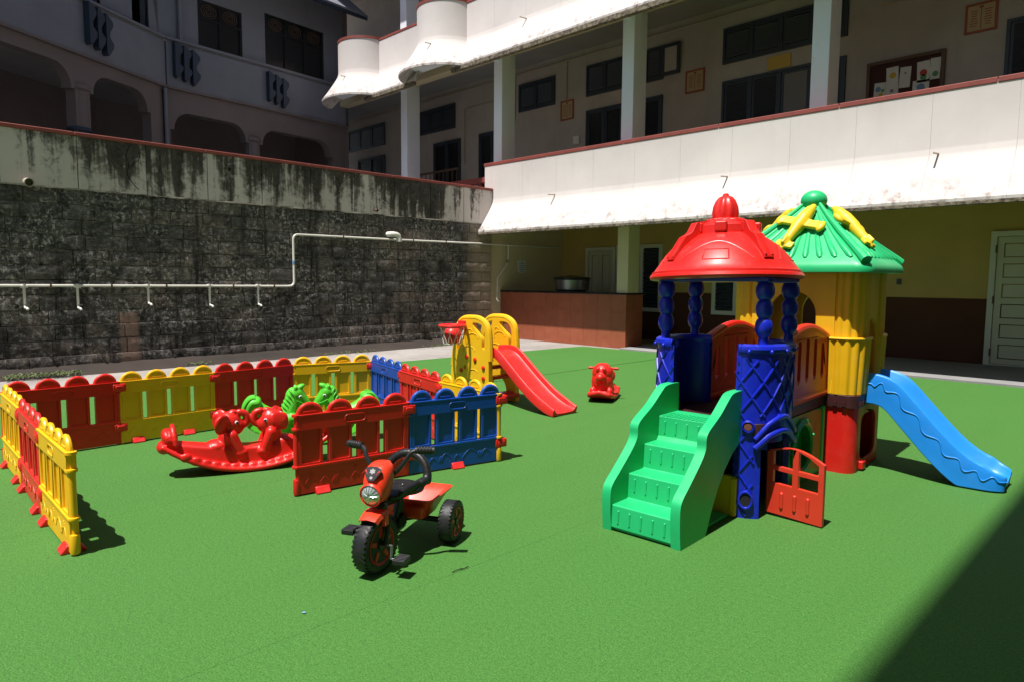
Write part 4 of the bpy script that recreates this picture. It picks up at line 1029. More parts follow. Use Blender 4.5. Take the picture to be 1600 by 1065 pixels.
# red base, hollow, arched side opening
bb = B(); rb_o = rrect(-HX, HX, S2-HY, S2+HY, .09, 6); 
bb = B(); bb.plate([(-HY+.09, 0), (HY-.09, 0), (HY-.09, .487), (-HY+.09, .487)], [rrect(-.19, .20, .075, .42, .09, 5)], -.02, .0, MYZ(HX) @ Matrix.Translation((S2, 0, 0))); ob('base_panel', bb, 'red', pl, bevel=.012)
bb = B(); bb.plate([(-HY+.09, 0), (HY-.09, 0), (HY-.09, .487), (-HY+.09, .487)], [rrect(-.19, .20, .075, .42, .09, 5)], 0, .02, MYZ(-HX) @ Matrix.Translation((S2, 0, 0))); ob('base_panel', bb, 'red', pl, bevel=.012)
for sv in (-1, 1):
    pts = [(-HX, (HY-.09))]+[(-HX+.09-.09*math.cos(a), HY-.09+.09*math.sin(a)) for a in [PI/2*k/8 for k in range(1, 9)]]+[(HX-.09+.09*math.sin(a), HY-.09+.09*math.cos(a)) for a in [PI/2*k/8 for k in range(9)]]
    inn = [(p[0]*.955, p[1]-.02 if abs(p[0]) < HX-.05 else p[1]-.012) for p in reversed(pts)]
    bb = B(); bb.plate([(p[0], S2+sv*p[1]) for p in pts+inn], [], 0, .487, Matrix.Identity(4)); ob('base_shell', bb, 'red', pl, smooth=50)
bb = B(); bb.box(HX-.03, HX+.03, S2-.2, S2-.12, .01, .075); ob('sill_block', bb, 'red', pl, bevel=.012)
# green roof
EX, EY = .565, .50
rings = []
def rring(hx, hy, r_, z_, flu=0):
    return [Vector((p[0], S2+p[1], z_)) for p in rrect(-hx, hx, -hy, hy, r_, 6)]
lev = [(.96, 1.468, .10), (1.0, 1.47, .11), (1.005, 1.492, .11), (.99, 1.522, .11), (.955, 1.545, .11), (.90, 1.575, .10), (.72, 1.665, .085), (.50, 1.775, .07), (.30, 1.885, .05), (.17, 1.965, .035), (.10, 2.01, .02)]
for k_, z_, r_ in lev: rings.append(rring(EX*k_, EY*k_, r_, z_))
bb = B(); bb.loft(rings); rf = ob('pyramid_roof', bb, 'green', pl, smooth=50)
for ax in range(4):
    M = Matrix.Translation((0, S2, 0)) @ Matrix.Rotation(PI/2*ax, 4, 'Z'); hx, hy = (EX, EY) if ax % 2 == 0 else (EY, EX)
    for k in range(-4, 5):
        bb = B(); x0 = k*.105*hx/.55; a = Vector((x0*.98, -hy*.905, 1.578)); c = Vector((x0*.12, -hy*.13, 1.985))
        pth = [a+(c-a)*t_+Vector((0, .003, -.004-.020*math.sin(t_*PI))) for t_ in (0, .06, .25, .5, .75, 1)]
        bb.tube([M @ q for q in pth], .016, 10, taper=[.012, .023, .023, .018, .013, .008]); ob('roof_rib', bb, 'green', rf)
for su in (-1, 1):
    for sv in (-1, 1):
        bb = B(); bb.tube([(su*EX*k_*.975, S2+sv*EY*k_*.975, z_+.004) for k_, z_, r_ in lev[4:]], .03, 10, taper=[.038, .036, .030, .026, .020, .016, .012]); ob('hip_roll', bb, 'green', rf)
bb = B(); bb.ball((0, S2, 2.035), (.098, .098, .080), 28); bb.lathe([(.07, 1.96), (.085, 2.0), (.09, 2.02)], 24, Matrix.Translation((0, S2, 0))); ob('roof_ball', bb, 'green', rf)
for ax in range(4):
    hy = EY if ax % 2 == 0 else EX
    M = Matrix.Translation((0, S2, 0)) @ Matrix.Rotation(PI/2*ax, 4, 'Z'); slope = math.atan2(.43, hy*.78)
    # local: +y up the slope, z out of the slope
    T = M @ Matrix.Translation((-.02, -hy*.50, 1.805)) @ Matrix.Rotation(slope, 4, 'X') @ Matrix.Rotation(R_(-16), 4, 'Z') @ Matrix.Diagonal((.90, .90, .95, 1))
    bb = B()
    for (p, r_) in (((0, .20, .025), .034), ((0, .13, .028), .046), ((0, .05, .028), .048), ((0, -.05, .026), .040), ((0, -.15, .022), .030), ((0, -.215, .02), .026)): bb.ell(p, (r_, .06, r_*.85))
    for (y0, r0, y1, r1) in ((.19, .045, .10, .058), (.10, .058, 0, .056), (0, .056, -.10, .042), (-.10, .042, -.215, .032)): bb.cap((0, y0, .024), (0, y1, .024), r0, r1)
    bb.ell((0, .235, .022), (.030, .035, .026))
    bb.box(-.180, .180, .005, .085, .005, .040); bb.ell((-.185, .04, .022), (.034, .060, .026)); bb.ell((.185, .04, .022), (.034, .060, .026))
    bb.box(-.080, .080, -.245, -.180, .005, .034); bb.box(-.011, .011, -.235, -.16, .02, .07)
    bb.bm.transform(T); pl_ = blob('aeroplane', bb, 'yellow_plane', rf, .007, 3)
# --- blue slide
cl = curve([(.475, 0, .625), (.56, 0, .622), (.64, 0, .585), (.76, 0, .455), (.90, 0, .300), (1.03, 0, .175), (1.15, 0, .095), (1.26, 0, .058), (1.36, 0, .045)], 6)
bb = B(); rings = []; n = len(cl); hw = .185
for i, p in enumerate(cl):
    t_ = i/(n-1); wall = .105*(1 if t_ < .82 else 1-.45*(t_-.82)/.18); dep = .115 if t_ < .7 else .115-.075*(t_-.7)/.3
    d = (cl[min(i+1, n-1)]-cl[max(i-1, 0)]).normalized(); nrm = Vector((-d.z, 0, d.x))
    x_, z_ = p.x, p.z; zb = max(z_-dep, .008)
    w_ = hw*(1 if t_ < .85 else 1-.30*((t_-.85)/.15)**2)
    def at(v_, h): q = Vector((x_, 0, z_))+nrm*h; return Vector((q.x, S2+.02+v_, max(q.z, .006)))
    low = Vector((x_-.02*t_, 0, zb))
    prof_ = [(-w_-.004, -.02), (-w_-.008, wall*.6), (-w_, wall), (-w_+.02, wall+.008), (-w_+.035, wall-.012), (-w_+.045, wall*.45), (-w_+.075, .008), (0, 0), (w_-.075, .008), (w_-.045, wall*.45), (w_-.035, wall-.012), (w_-.02, wall+.008), (w_, wall), (w_+.008, wall*.6), (w_+.004, -.02)]
    rg = [at(*q) for q in prof_]
    rg += [Vector((rg[-1].x, rg[-1].y, max(zb, .006))), Vector((low.x, S2+.02, max(zb-.0, .006))), Vector((rg[0].x, rg[0].y, max(zb, .006)))]
    rings.append(rg)
bb.loft(rings); sl_ = ob('slide', bb, 'sky_blue', pl, bevel=.008, smooth=45)
# embossed wavy lines on its flanks
for sg in (-1, 1):
    bb = B(); pts = []
    for i in range(0, n):
        t_ = i/(n-1); p = cl[i]; d = (cl[min(i+1, n-1)]-cl[max(i-1, 0)]).normalized(); nrm = Vector((-d.z, 0, d.x)); w_ = hw*(1 if t_ < .85 else 1-.30*((t_-.85)/.15)**2)
        h = .035+.022*math.sin(i*1.05)*(1 if .1 < t_ < .95 else .2); q = Vector((p.x, 0, p.z))+nrm*h; pts.append((q.x, S2+.02+sg*(w_+.0062), max(q.z, .02)))
    bb.tube(curve(pts, 2), .0055, 6); ob('wavy_line', bb, 'sky_blue', sl_)

# ================================================================== FENCE PANELS
PW = .80
def fence_meshes(mat):
    D = {}
    bb = B(); bb.box(.012, PW-.012, -.021, .021, .012, .185); bb.box(.0, PW, -.027, .027, .182, .197)
    for sg in (-1, 1):
        yy = sg*.021
        for (x0, w_, h) in ((.10, .09, .045), (.19, .06, .03), (.30, .10, .05), (.40, .05, .03), (.52, .15, .06), (.66, .09, .045)):
            bb.tube([(x0+w_*(k/8-.5), yy, .075+h*math.sin(PI*k/8)) for k in range(9)], .003, 5)
        for (x0, z0) in ((.10, .135), (.40, .145), (.66, .14)):
            for k in range(5): a = 2*PI*k/5; bb.cap((x0+.006*math.cos(a), yy, z0+.006*math.sin(a)), (x0+.016*math.cos(a), yy, z0+.013*math.sin(a)), .0028, n=6)
        for x0 in (.24, .265, .58, .60): bb.tube([(x0, yy, .065), (x0+.006, yy, .09), (x0+.02, yy, .11)], .0028, 5)
    D['bottom_board'] = (mkmesh('bottom_board', bb, mat), .006)
    bb = B(); slot = rrect(.335, .465, .457, .495, .018, 4)
    bb.plate([(.006, .430), (PW-.006, .430), (PW-.006, .525), (.006, .525)], [], -.020, .020, MXZ(0)); bb.plate([(.006, .430), (PW-.006, .430), (PW-.006, .525), (.006, .525)], [slot], -.0235, -.020, MXZ(0)); bb.plate([(.006, .430), (PW-.006, .430), (PW-.006, .525), (.006, .525)], [slot], .020, .0235, MXZ(0)); bb.box(.0, PW, -.026, .026, .523, .533)
    bb.tube([(p[0], -.0235, p[1]) for p in rrect(.328, .472, .450, .502, .024, 4)], .0035, 6, closed=True); bb.tube([(p[0], .0235, p[1]) for p in rrect(.328, .472, .450, .502, .024, 4)], .0035, 6, closed=True)
    D['top_rail'] = (mkmesh('top_rail', bb, mat), .005)
    bb = B(); hw_ = .079; bb.plate([(-hw_, .19), (hw_, .19), (hw_, .436), (-hw_, .436)], [], -.009, .009, MXZ(0))
    for sg in (-1, 1):
        t0, t1 = (.009, .0195) if sg > 0 else (-.0195, -.009)
        bb.plate([(-hw_, .19), (hw_, .19), (hw_, .436), (-hw_, .436)], [rrect(-hw_+.020, hw_-.020, .212, .434, .008, 3)], t0, t1, MXZ(0))
    r_ = .077; half = [(-r_, .528)]+[(r_, .528)]+[(r_*math.cos(PI*k/14), .528+r_*.93*math.sin(PI*k/14)) for k in range(1, 14)]
    bb.plate(half, [], -.012, .012, MXZ(0))
    bb.tube([(.95*r_*math.cos(PI*k/14), 0, .526+.93*.95*r_*math.sin(PI*k/14)) for k in range(15)], .016, 8)
    bb.box(-.045, .045, -.016, .016, .546, .553)
    D['picket'] = (mkmesh('picket', bb, mat), .004)
    bb = B(); bb.lathe([(0, .006), (.021, .008), (.024, .02), (.024, .10), (.022, .108), (.009, .110), (.009, .180), (.028, .182), (.030, .19), (.028, .198), (.019, .20), (.019, .428), (.028, .430), (.030, .438), (.028, .446), (.009, .448), (.009, .518), (.028, .520), (.028, .534), (.0, .536)], 14)
    D['end_post'] = (mkmesh('end_post', bb, mat, 40), 0)
    return D
bb = B(); bb.box(-.052, .052, -.030, .030, -.034, .034); bb.box(-.034, .034, -.034, .034, -.022, .022); CON = mkmesh('connector', bb, 'red')
bb = B(); bb.plate([(-.058, 0), (.058, 0), (.058, .010), (.034, .040), (.030, .046), (-.030, .046), (-.034, .040), (-.058, .010)], [], -.048, .048, MYZ(0)); FOOT = mkmesh('foot', bb, 'red_light')
FM = {c: fence_meshes(c) for c in ('red', 'red_light', 'yellow', 'blue')}
def fence(color, p, q, label, feet=(.16,), con=True, mat=None, first_con=False):
    P_ = Vector((p[0], p[1], 0)); Q_ = Vector((q[0], q[1], 0)); d = Q_-P_
    t = thing('fence_panel', P_, math.atan2(d.y, d.x), label, 'fence panel', 'interlocking toy fence panels'); sx = d.length/PW
    t.rotation_euler[0] = random.uniform(-.016, .016)
    D = FM[mat or color]
    def put(name, me, bev, M):
        o = inst(name, me, t, M)
        if bev: m_ = o.modifiers.new('bevel', 'BEVEL'); m_.width = bev; m_.segments = 2; m_.limit_method = 'ANGLE'; m_.angle_limit = R_(40); m_.use_clamp_overlap = True
        return o
    S = Matrix.Diagonal((sx, 1, 1, 1))
    put('bottom_board', *D['bottom_board'], S); put('top_rail', *D['top_rail'], S)
    for k in range(4): put('picket', *D['picket'], S @ Matrix.Translation((.100+k*.200, 0, 0)))
    put('end_post', *D['end_post'], Matrix.Translation((.012, 0, 0))); put('end_post', *D['end_post'], Matrix.Translation((d.length-.012, 0, 0)))
    if con:
        for zc in (.483, .145): put('connector', CON, .01, Matrix.Translation((d.length, 0, zc)))
    if first_con:
        for zc in (.483, .145): put('connector', CON, .01, Matrix.Translation((0, 0, zc)))
    for x_ in feet: put('foot', FOOT, .006, Matrix.Translation((x_*sx, 0, .0)))
fence('yellow', (-6.27, .87), (-5.47, .85), 'yellow fence panel at the far left corner of the pen', (.15, .66), False)
fence('red', (-5.47, .85), (-4.665, .815), 'pinkish red fence panel between two yellow ones on the left side', (.12, .66), True, 'red_light', True)
fence('yellow', (-4.665, .815), (-3.905, .80), 'nearest yellow fence panel at the open left end of the pen', (.14, .70), False)
fence('red', (-6.30, .86), (-6.33, 1.66), 'red fence panel in the back row nearest the left corner', (.3,), True)
fence('yellow', (-6.33, 1.66), (-6.36, 2.46), 'yellow fence panel in the back row behind the elephant rocker', (.13, .55), True)
fence('red', (-6.36, 2.46), (-6.42, 3.27), 'red fence panel in the back row behind the green horse rocker', (.4,), False)
fence('yellow', (-6.42, 3.27), (-6.17, 4.03), 'yellow fence panel in the back row next to the blue corner panel', (.4,), True)
fence('blue', (-6.16, 4.04), (-5.34, 3.84), 'blue fence panel at the far corner of the pen', (.4,), True)
fence('red', (-5.34, 3.84), (-4.52, 3.66), 'coral red fence panel on the far right side of the pen', (.4,), True, 'red_light')
fence('yellow', (-4.52, 3.66), (-3.74, 3.60), 'yellow fence panel partly hidden behind the front blue panel', (.4,), False)
fence('red', (-4.03, 2.05), (-3.92, 2.86), 'large red fence panel in front, behind the tricycle', (.17,), True)
fence('blue', (-3.92, 2.87), (-3.76, 3.62), 'front blue fence panel at the right corner of the pen', (.40,), True)

# ================================================================== TRICYCLE
hd = Vector((.477, -.879, 0))
tk = thing('tricycle', (-2.70, 1.78, 0), math.atan2(hd.y, hd.x), 'red and black childs tricycle with round headlamp and rear basket', 'tricycle')
def wheel(x_, y_, r_, w_, name, face):
    M = Matrix.Translation((x_, y_, r_)) @ Matrix.Rotation(R_(-9) if x_ == 0 else 0, 4, 'Z') @ Matrix.Rotation(PI/2, 4, 'X')
    bb = B(); k = r_; h = w_/2
    pr = [(k*.66, -h*.75), (k*.80, -h), (k*.93, -h*.92), (k*.985, -h*.62), (k, -h*.25), (k, h*.25), (k*.985, h*.62), (k*.93, h*.92), (k*.80, h), (k*.66, h*.75), (k*.66, -h*.75)]
    bb.lathe(pr, 48, M, wob=lambda a, i: 1-(.010 if (int((a*24/(2*PI))+(.5 if i > 5 else 0)) % 2 and 2 <= i <= 7) else 0)); tr = ob(name, bb, 'rubber', tk, smooth=50)
    bb = B()
    for k2 in range(34):       # tread lugs
        a = 2*PI*k2/34
        for sg in (-1, 1):
            Mt = M @ Matrix.Rotation(a+sg*.06, 4, 'Z') @ Matrix.Translation((k*.985, 0, sg*h*.52)) @ Matrix.Rotation(sg*R_(28), 4, 'X'); bb.box(-.006, .0008, -.005, .005, -h*.40, h*.40, Mt)
    ob('tread_lug', bb, 'rubber', tr)
    bb = B(); bb.lathe([(0, -h*.45), (k*.30, -h*.5), (k*.34, -h*.62), (k*.58, -h*.66), (k*.66, -h*.92), (k*.69, -h*.92), (k*.69, h*.92), (k*.66, h*.92), (k*.58, h*.66), (k*.34, h*.62), (k*.30, h*.5), (0, h*.45)], 40, M); ob('rim', bb, 'rim_red', tr)
    bb = B()
    for k2 in range(5):
        a = 2*PI*k2/5+.3
        for sg in (-1, 1): Mt = M @ Matrix.Rotation(a, 4, 'Z') @ Matrix.Translation((0, 0, sg*h*.66)); bb.plate([(k*.26, -k*.10), (k*.60, -k*.07), (k*.60, k*.07), (k*.26, k*.10)], [], -.008, .008, Mt)
    ob('spoke', bb, 'rim_red', tr, bevel=.004)
    bb = B(); bb.lathe([(0, -h*.95), (k*.15, -h*.95), (k*.20, -h*.5), (k*.20, h*.5), (k*.15, h*.95), (0, h*.95)], 20, M); ob('hub', bb, 'black', tr)
FR = .138
wheel(0, 0, FR, .084, 'front_wheel', 1); wheel(-.47, .20, .112, .076, 'rear_wheel', 1); wheel(-.47, -.20, .112, .076, 'rear_wheel', 1)
bb = B()
for sg in (-1, 1): bb.tube(curve([(0, sg*.052, FR), (-.02, sg*.052, .20), (-.045, sg*.046, .265), (-.055, sg*.02, .29)], 5), .012, 8)
bb.cyl((-.05, 0, .26), (-.095, 0, .42), .026, 12); bb.lathe([(.036, .272), (.040, .285), (.036, .298), (.040, .311), (.036, .324), (.030, .33), (.03, .27)], 16, Matrix.Translation((-.045, 0, 0))); ob('fork', bb, 'black', tk)
bb = B()
rings = []
for k in range(15):
    a = R_(58+72*k/14); r0 = FR+.022; wd = .058-.008*abs(k-7)/7
    c = Vector((r0*math.cos(a)-.004, 0, FR+r0*math.sin(a)))
    n_ = Vector((math.cos(a), 0, math.sin(a)))
    rings.append([c+Vector((0, -wd, 0))-n_*.020, c+Vector((0, -wd*.85, 0))+n_*.004, c+n_*.013, c+Vector((0, wd*.85, 0))+n_*.004, c+Vector((0, wd, 0))-n_*.020, c+Vector((0, wd*.8, 0))-n_*.002, c+n_*.006, c+Vector((0, -wd*.8, 0))-n_*.002])
bb.loft(rings); bb.box(-.02, .014, .040, .062, .235, .285); bb.box(-.02, .014, -.062, -.040, .235, .285); ob('mudguard', bb, 'trike_red', tk, bevel=.004)
# cowl around the lamp and dashboard
rings = []
for (z_, xf, xb, hw_) in ((.338, .000, -.065, .026), (.348, .024, -.075, .042), (.372, .040, -.088, .056), (.41, .042, -.098, .065), (.445, .034, -.108, .067), (.478, .018, -.115, .065), (.505, .002, -.115, .057), (.521, -.022, -.11, .040)):
    cx = (xf+xb)/2; hx = (xf-xb)/2; rings.append([Vector((cx+hx*math.copysign(abs(math.cos(a))**.8, math.cos(a)), hw_*math.copysign(abs(math.sin(a))**.8, math.sin(a)), z_)) for a in [2*PI*k/24 for k in range(24)]])
bb = B(); bb.loft(rings); cw = ob('lamp_cowl', bb, 'trike_red', tk, smooth=60)
Ml = Matrix.Translation((.040, 0, .390)) @ Matrix.Diagonal((.97, .97, .97, 1)) @ Matrix.Rotation(PI/2+.12, 4, 'Y')
bb = B(); bb.lathe([(.030, -.02), (.058, -.01), (.060, .006), (.054, .013), (.050, .006), (.030, -.01)], 32, Ml); ob('lamp_ring', bb, 'trike_red', cw)
bb = B(); bb.lathe([(0, .024), (.02, .022), (.04, .014), (.051, .005), (.03, -.004), (0, -.008)], 32, Ml); lp = ob('lamp_lens', bb, 'glassy', cw)
bb = B()
for k in range(16): a = 2*PI*k/16; bb.tube([Ml @ Vector((.008*math.cos(a), .008*math.sin(a), .0245)), Ml @ Vector((.03*math.cos(a), .03*math.sin(a), .0195)), Ml @ Vector((.047*math.cos(a), .047*math.sin(a), .0105))], .0016, 4)
ob('lens_ridge', bb, 'chrome', lp)
# dashboard sticker
Md = Matrix.Translation((-.002, 0, .478)) @ Matrix.Rotation(R_(-62), 4, 'Y') @ Matrix.Rotation(PI/2, 4, 'Z')
Md = Matrix(((0, -.42, .90, .0195), (.84, 0, 0, 0), (0, .66, .43, .485), (0, 0, 0, 1)))
bb = B(); bb.plate([(-.022, -.046), (.022, -.046), (.054, .012), (.048, .034), (.02, .046), (-.02, .046), (-.048, .034), (-.054, .012)], [], .002, .0085, Md); ds = ob('dash_plate', bb, 'black', cw, bevel=.003)
bb = B(); star = [((.021 if k % 2 == 0 else .013)*math.sin(PI*k/6), .014+(.020 if k % 2 == 0 else .012)*math.cos(PI*k/6)) for k in range(12)]; bb.plate(star, [], .0088, .0098, Md); bb.plate(circ(0, -.026, .009, 14), [], .0088, .0098, Md); ob('dash_mark', bb, 'sticker', ds)
bb = B(); bb.plate([(.030, .004), (.047, .016), (.041, .024), (.024, -.010)], [], .0088, .0098, Md); bb.plate([(-.030, .004), (-.047, .016), (-.041, .024), (-.024, -.010)], [], .0088, .0098, Md); ob('dash_flame', bb, 'orange_red', ds)
# handlebar
for sg in (-1, 1):
    bb = B(); bb.tube(curve([(-.10, sg*.03, .44), (-.105, sg*.070, .478), (-.115, sg*.105, .525), (-.13, sg*.125, .560), (-.145, sg*.155, .572), (-.155, sg*.19, .572)], 5), .0115, 10); hb = ob('handlebar', bb, 'black', tk)
    bb = B(); bb.tube([(-.143, sg*.145, .5715), (-.168, sg*.235, .572)], .0175, 12)
    for k in range(5): t_ = .2+.16*k; bb.ball((-.143-.025*t_, sg*(.145+.09*t_), .572), (.021, .012, .021), 10)
    ob('grip', bb, 'rubber', hb)
# frame
bb = B(); bb.tube(curve([(-.07, 0, .27), (-.12, 0, .215), (-.20, 0, .185), (-.33, 0, .16), (-.46, 0, .125)], 5), .021, 10); bb.cyl((-.47, -.19, .112), (-.47, .19, .112), .015, 10); bb.tube(curve([(-.20, 0, .19), (-.235, 0, .25), (-.25, 0, .31)], 4), .018, 10); bb.tube(curve([(-.08, 0, .315), (-.18, 0, .30), (-.27, 0, .295)], 4), .022, 10); bb.cyl((-.27, .0, .16), (-.27, 0, .31), .018, 10)
bb.box(-.27, -.19, -.035, .035, .15, .20); ob('frame', bb, 'black', tk)
# seat with hoop back
bb = B()
bb.ell((-.215, 0, .330), (.125, .080, .032)); bb.ell((-.285, 0, .332), (.095, .125, .034))
for sg in (-1, 1): bb.cap((-.16, sg*.055, .345), (-.31, sg*.108, .372), .018)
pts = [(-.335-.045*math.sin(PI*k/18), .122*math.cos(PI*k/18), .365+.125*math.sin(PI*k/18)) for k in range(19)]
for a, c in zip(pts, pts[1:]): bb.cap(a, c, .024, n=8)
bb.cap((-.29, .112, .362), (-.335, .122, .37), .022); bb.cap((-.29, -.112, .362), (-.335, -.122, .37), .022)
st_ = blob('seat', bb, 'black', tk, .006, 6)
for y_ in (.03, -.03): bb = B(); bb.ball((-.235, y_, .366), (.006, .006, .004), 8); ob('seat_bolt', bb, 'chrome', st_)
# basket
def tub(z_, x0, x1, hy): return [Vector((p[0], p[1], z_)) for p in rrect(x0, x1, -hy, hy, .03, 4)]
bb = B(); bb.loft([tub(.150, -.53, -.36, .095), tub(.185, -.56, -.345, .11), tub(.228, -.60, -.33, .13), tub(.244, -.625, -.325, .145), tub(.256, -.64, -.32, .152), tub(.256, -.622, -.335, .137), tub(.225, -.585, -.345, .118), tub(.165, -.525, -.37, .09)]); bk = ob('basket', bb, 'trike_red', tk, smooth=40)
bb = B(); bb.box(-.35, -.30, -.11, .11, .16, .232); ob('basket_front', bb, 'trike_red', bk, bevel=.015)
# pedals
for sg, dz in ((1, -.055), (-1, .045)):
    bb = B(); bb.tube([(0, sg*.04, FR), (0, sg*.085, FR), (.02*sg, sg*.092, FR+dz), (.02*sg, sg*.12, FR+dz)], .008, 8); cr = ob('crank', bb, 'steel', tk)
    bb = B(); bb.box(.02*sg-.036, .02*sg+.036, sg*.145-.032, sg*.145+.032, FR+dz-.011, FR+dz+.011, None)
    for k in range(5): bb.box(.02*sg-.034+k*.015, .02*sg-.028+k*.015, sg*.145-.031, sg*.145+.031, FR+dz-.016, FR+dz+.016)
    ob('pedal', bb, 'black', cr, bevel=.005)

# ================================================================== ELEPHANT ROCKER
er = thing('elephant_rocker', (-4.90, 2.15, 0), R_(72), 'red double seesaw rocker with two elephant heads facing each other', 'rocker')
bb = B(); LN = .58
zb = lambda x_: .005+.20*(abs(x_)/LN)**2.1
rings = []
for k in range(25):
    x_ = -LN+2*LN*k/24; w_ = .125*(1-.35*(abs(x_)/LN)**3); z0 = zb(x_)+.012; z1 = .175+.085*(abs(x_)/LN)**1.6
    rings.append([Vector((x_, -w_, z0)), Vector((x_, -w_*.78, z0+.05)), Vector((x_, -w_*.70, z1-.015)), Vector((x_, -w_*.58, z1)), Vector((x_, w_*.58, z1)), Vector((x_, w_*.70, z1-.015)), Vector((x_, w_*.78, z0+.05)), Vector((x_, w_, z0))])
bb.loft(rings)
for sg in (-1, 1):
    for k in range(36):
        x0 = -LN+2*LN*k/36; x1 = -LN+2*LN*(k+1)/36; wf = lambda q: .140*(1-.3*(abs(q)/LN)**3)
        bb.cap((x0, sg*wf(x0), zb(x0)+.018), (x1, sg*wf(x1), zb(x1)+.018), .020, n=8)
    for k in range(15): x_ = -.44+.88*k/14; bb.ell((x_, sg*.126, zb(x_)+.030), (.040, .020, .034))
for s_ in (-1, 1):
    bb.ell((s_*.150, 0, .340), (.090, .080, .092)); bb.ell((s_*.10, 0, .320), (.060, .058, .066)); bb.ell((s_*.12, 0, .425), (.03, .03, .02))
    bb.ell((s_*.165, 0, .23), (.06, .075, .10)); bb.ell((s_*.235, 0, .185), (.09, .09, .05))
    tr = curve([(s_*.085, 0, .335), (s_*.045, 0, .325), (s_*.022, 0, .355), (s_*.035, 0, .405), (s_*.072, 0, .42)], 5)
    for a, c in zip(tr, tr[1:]): bb.cap(a, c, .026, n=8)
    for sg in (-1, 1):
        bb.ell((s_*.200, sg*.100, .355), (.068, .022, .078), (sg*-.2, 0, s_*sg*.7)); bb.ell((s_*.225, sg*.118, .37), (.03, .026, .045), (0, 0, s_*sg*.7)); bb.ell((s_*.18, sg*.07, .36), (.03, .03, .04))
        bb.cap((s_*.135, sg*.075, .265), (s_*.085, sg*.085, .155), .042, .032); bb.ell((s_*.075, sg*.088, .135), (.040, .032, .03))
    # saddle back and grab loop at each end
    bb.ell((s_*.545, 0, .27), (.045, .10, .075), (0, s_*.35, 0)); bb.ell((s_*.575, 0, .21), (.05, .085, .05))
    lp_ = [(s_*(.50+.02*math.sin(PI*k/12)), .105*math.cos(PI*k/12), .24+.115*math.sin(PI*k/12)) for k in range(13)]
    for a, c in zip(lp_, lp_[1:]): bb.cap(a, c, .019, n=8)
ebody = blob('rocker_body', bb, 'red', er, .0065, 4)
for s_ in (-1, 1):
    for sg in (-1, 1):
        bb = B(); bb.ell((s_*.100, sg*.0665, .356), (.013, .006, .014)); e_ = ob('eye', bb, 'eye_white', er); bb = B(); bb.ell((s_*.096, sg*.0705, .355), (.009, .005, .010)); ob('pupil', bb, 'void', e_)
# ================================================================== HORSE ROCKER
hr = thing('horse_rocker', (-5.28, 2.86, 0), R_(66), 'lime green double seesaw rocker with two horse heads facing each other', 'rocker')
bb = B(); LN = .52; rings = []
for k in range(25):
    x_ = -LN+2*LN*k/24; w_ = .12*(1-.3*(abs(x_)/LN)**3); z0 = .008+.17*(abs(x_)/LN)**2.1; z1 = .16+.075*(abs(x_)/LN)**1.6
    rings.append([Vector((x_, -w_, z0)), Vector((x_, -w_*.8, z0+.06)), Vector((x_, -w_*.5, z1)), Vector((x_, w_*.5, z1)), Vector((x_, w_*.8, z0+.06)), Vector((x_, w_, z0))])
bb.loft(rings)
for s_ in (-1, 1):
    sp = curve([(s_*.14, 0, .20), (s_*.30, 0, .235), (s_*.42, 0, .30), (s_*.47, 0, .355)], 5)
    for i, (a, c) in enumerate(zip(sp, sp[1:])): bb.cap(a, c, .074-.0006*i, n=10)
    tl = curve([(s_*.46, 0, .365), (s_*.50, 0, .365), (s_*.535, 0, .31), (s_*.55, 0, .22)], 5)
    for a, c in zip(tl, tl[1:]):
        for y_ in (-.038, 0, .038): bb.cap((a[0]-s_*.02, y_*1.25, a[2]+.02), (c[0]-s_*.02, y_*1.7, c[2]+.01), .034, n=8)
    nk = curve([(s_*.20, 0, .21), (s_*.175, 0, .30), (s_*.150, 0, .38), (s_*.13, 0, .430)], 5)
    for i, (a, c) in enumerate(zip(nk, nk[1:])): bb.cap(a, c, .082-.0026*i, n=10)
    bb.cap((s_*.125, 0, .432), (s_*.060, 0, .358), .062, .044); bb.ell((s_*.046, 0, .335), (.042, .042, .042)); bb.ell((s_*.17, 0, .40), (.05, .05, .08))
    for i in range(7):
        t_ = i/6; x_ = s_*(.225-.075*t_); z_ = .30+.185*t_; bb.ell((x_+s_*.025, 0, z_-.02), (.030, .034, .017), (0, s_*.8, 0))
    bb.ell((s_*.105, 0, .482), (.055, .040, .026), (0, s_*.5, 0))
    for sg in (-1, 1):
        bb.ell((s_*.135, sg*.042, .482), (.016, .014, .024)); bb.cap((s_*.17, sg*.07, .235), (s_*.075, sg*.085, .215), .042, .034); bb.cap((s_*.075, sg*.085, .215), (s_*.11, sg*.09, .13), .030, .03)
        bb.ell((s_*.25, sg*.075, .20), (.085, .035, .075))
hb_ = blob('rocker_body', bb, 'lime', hr, .0065, 4)
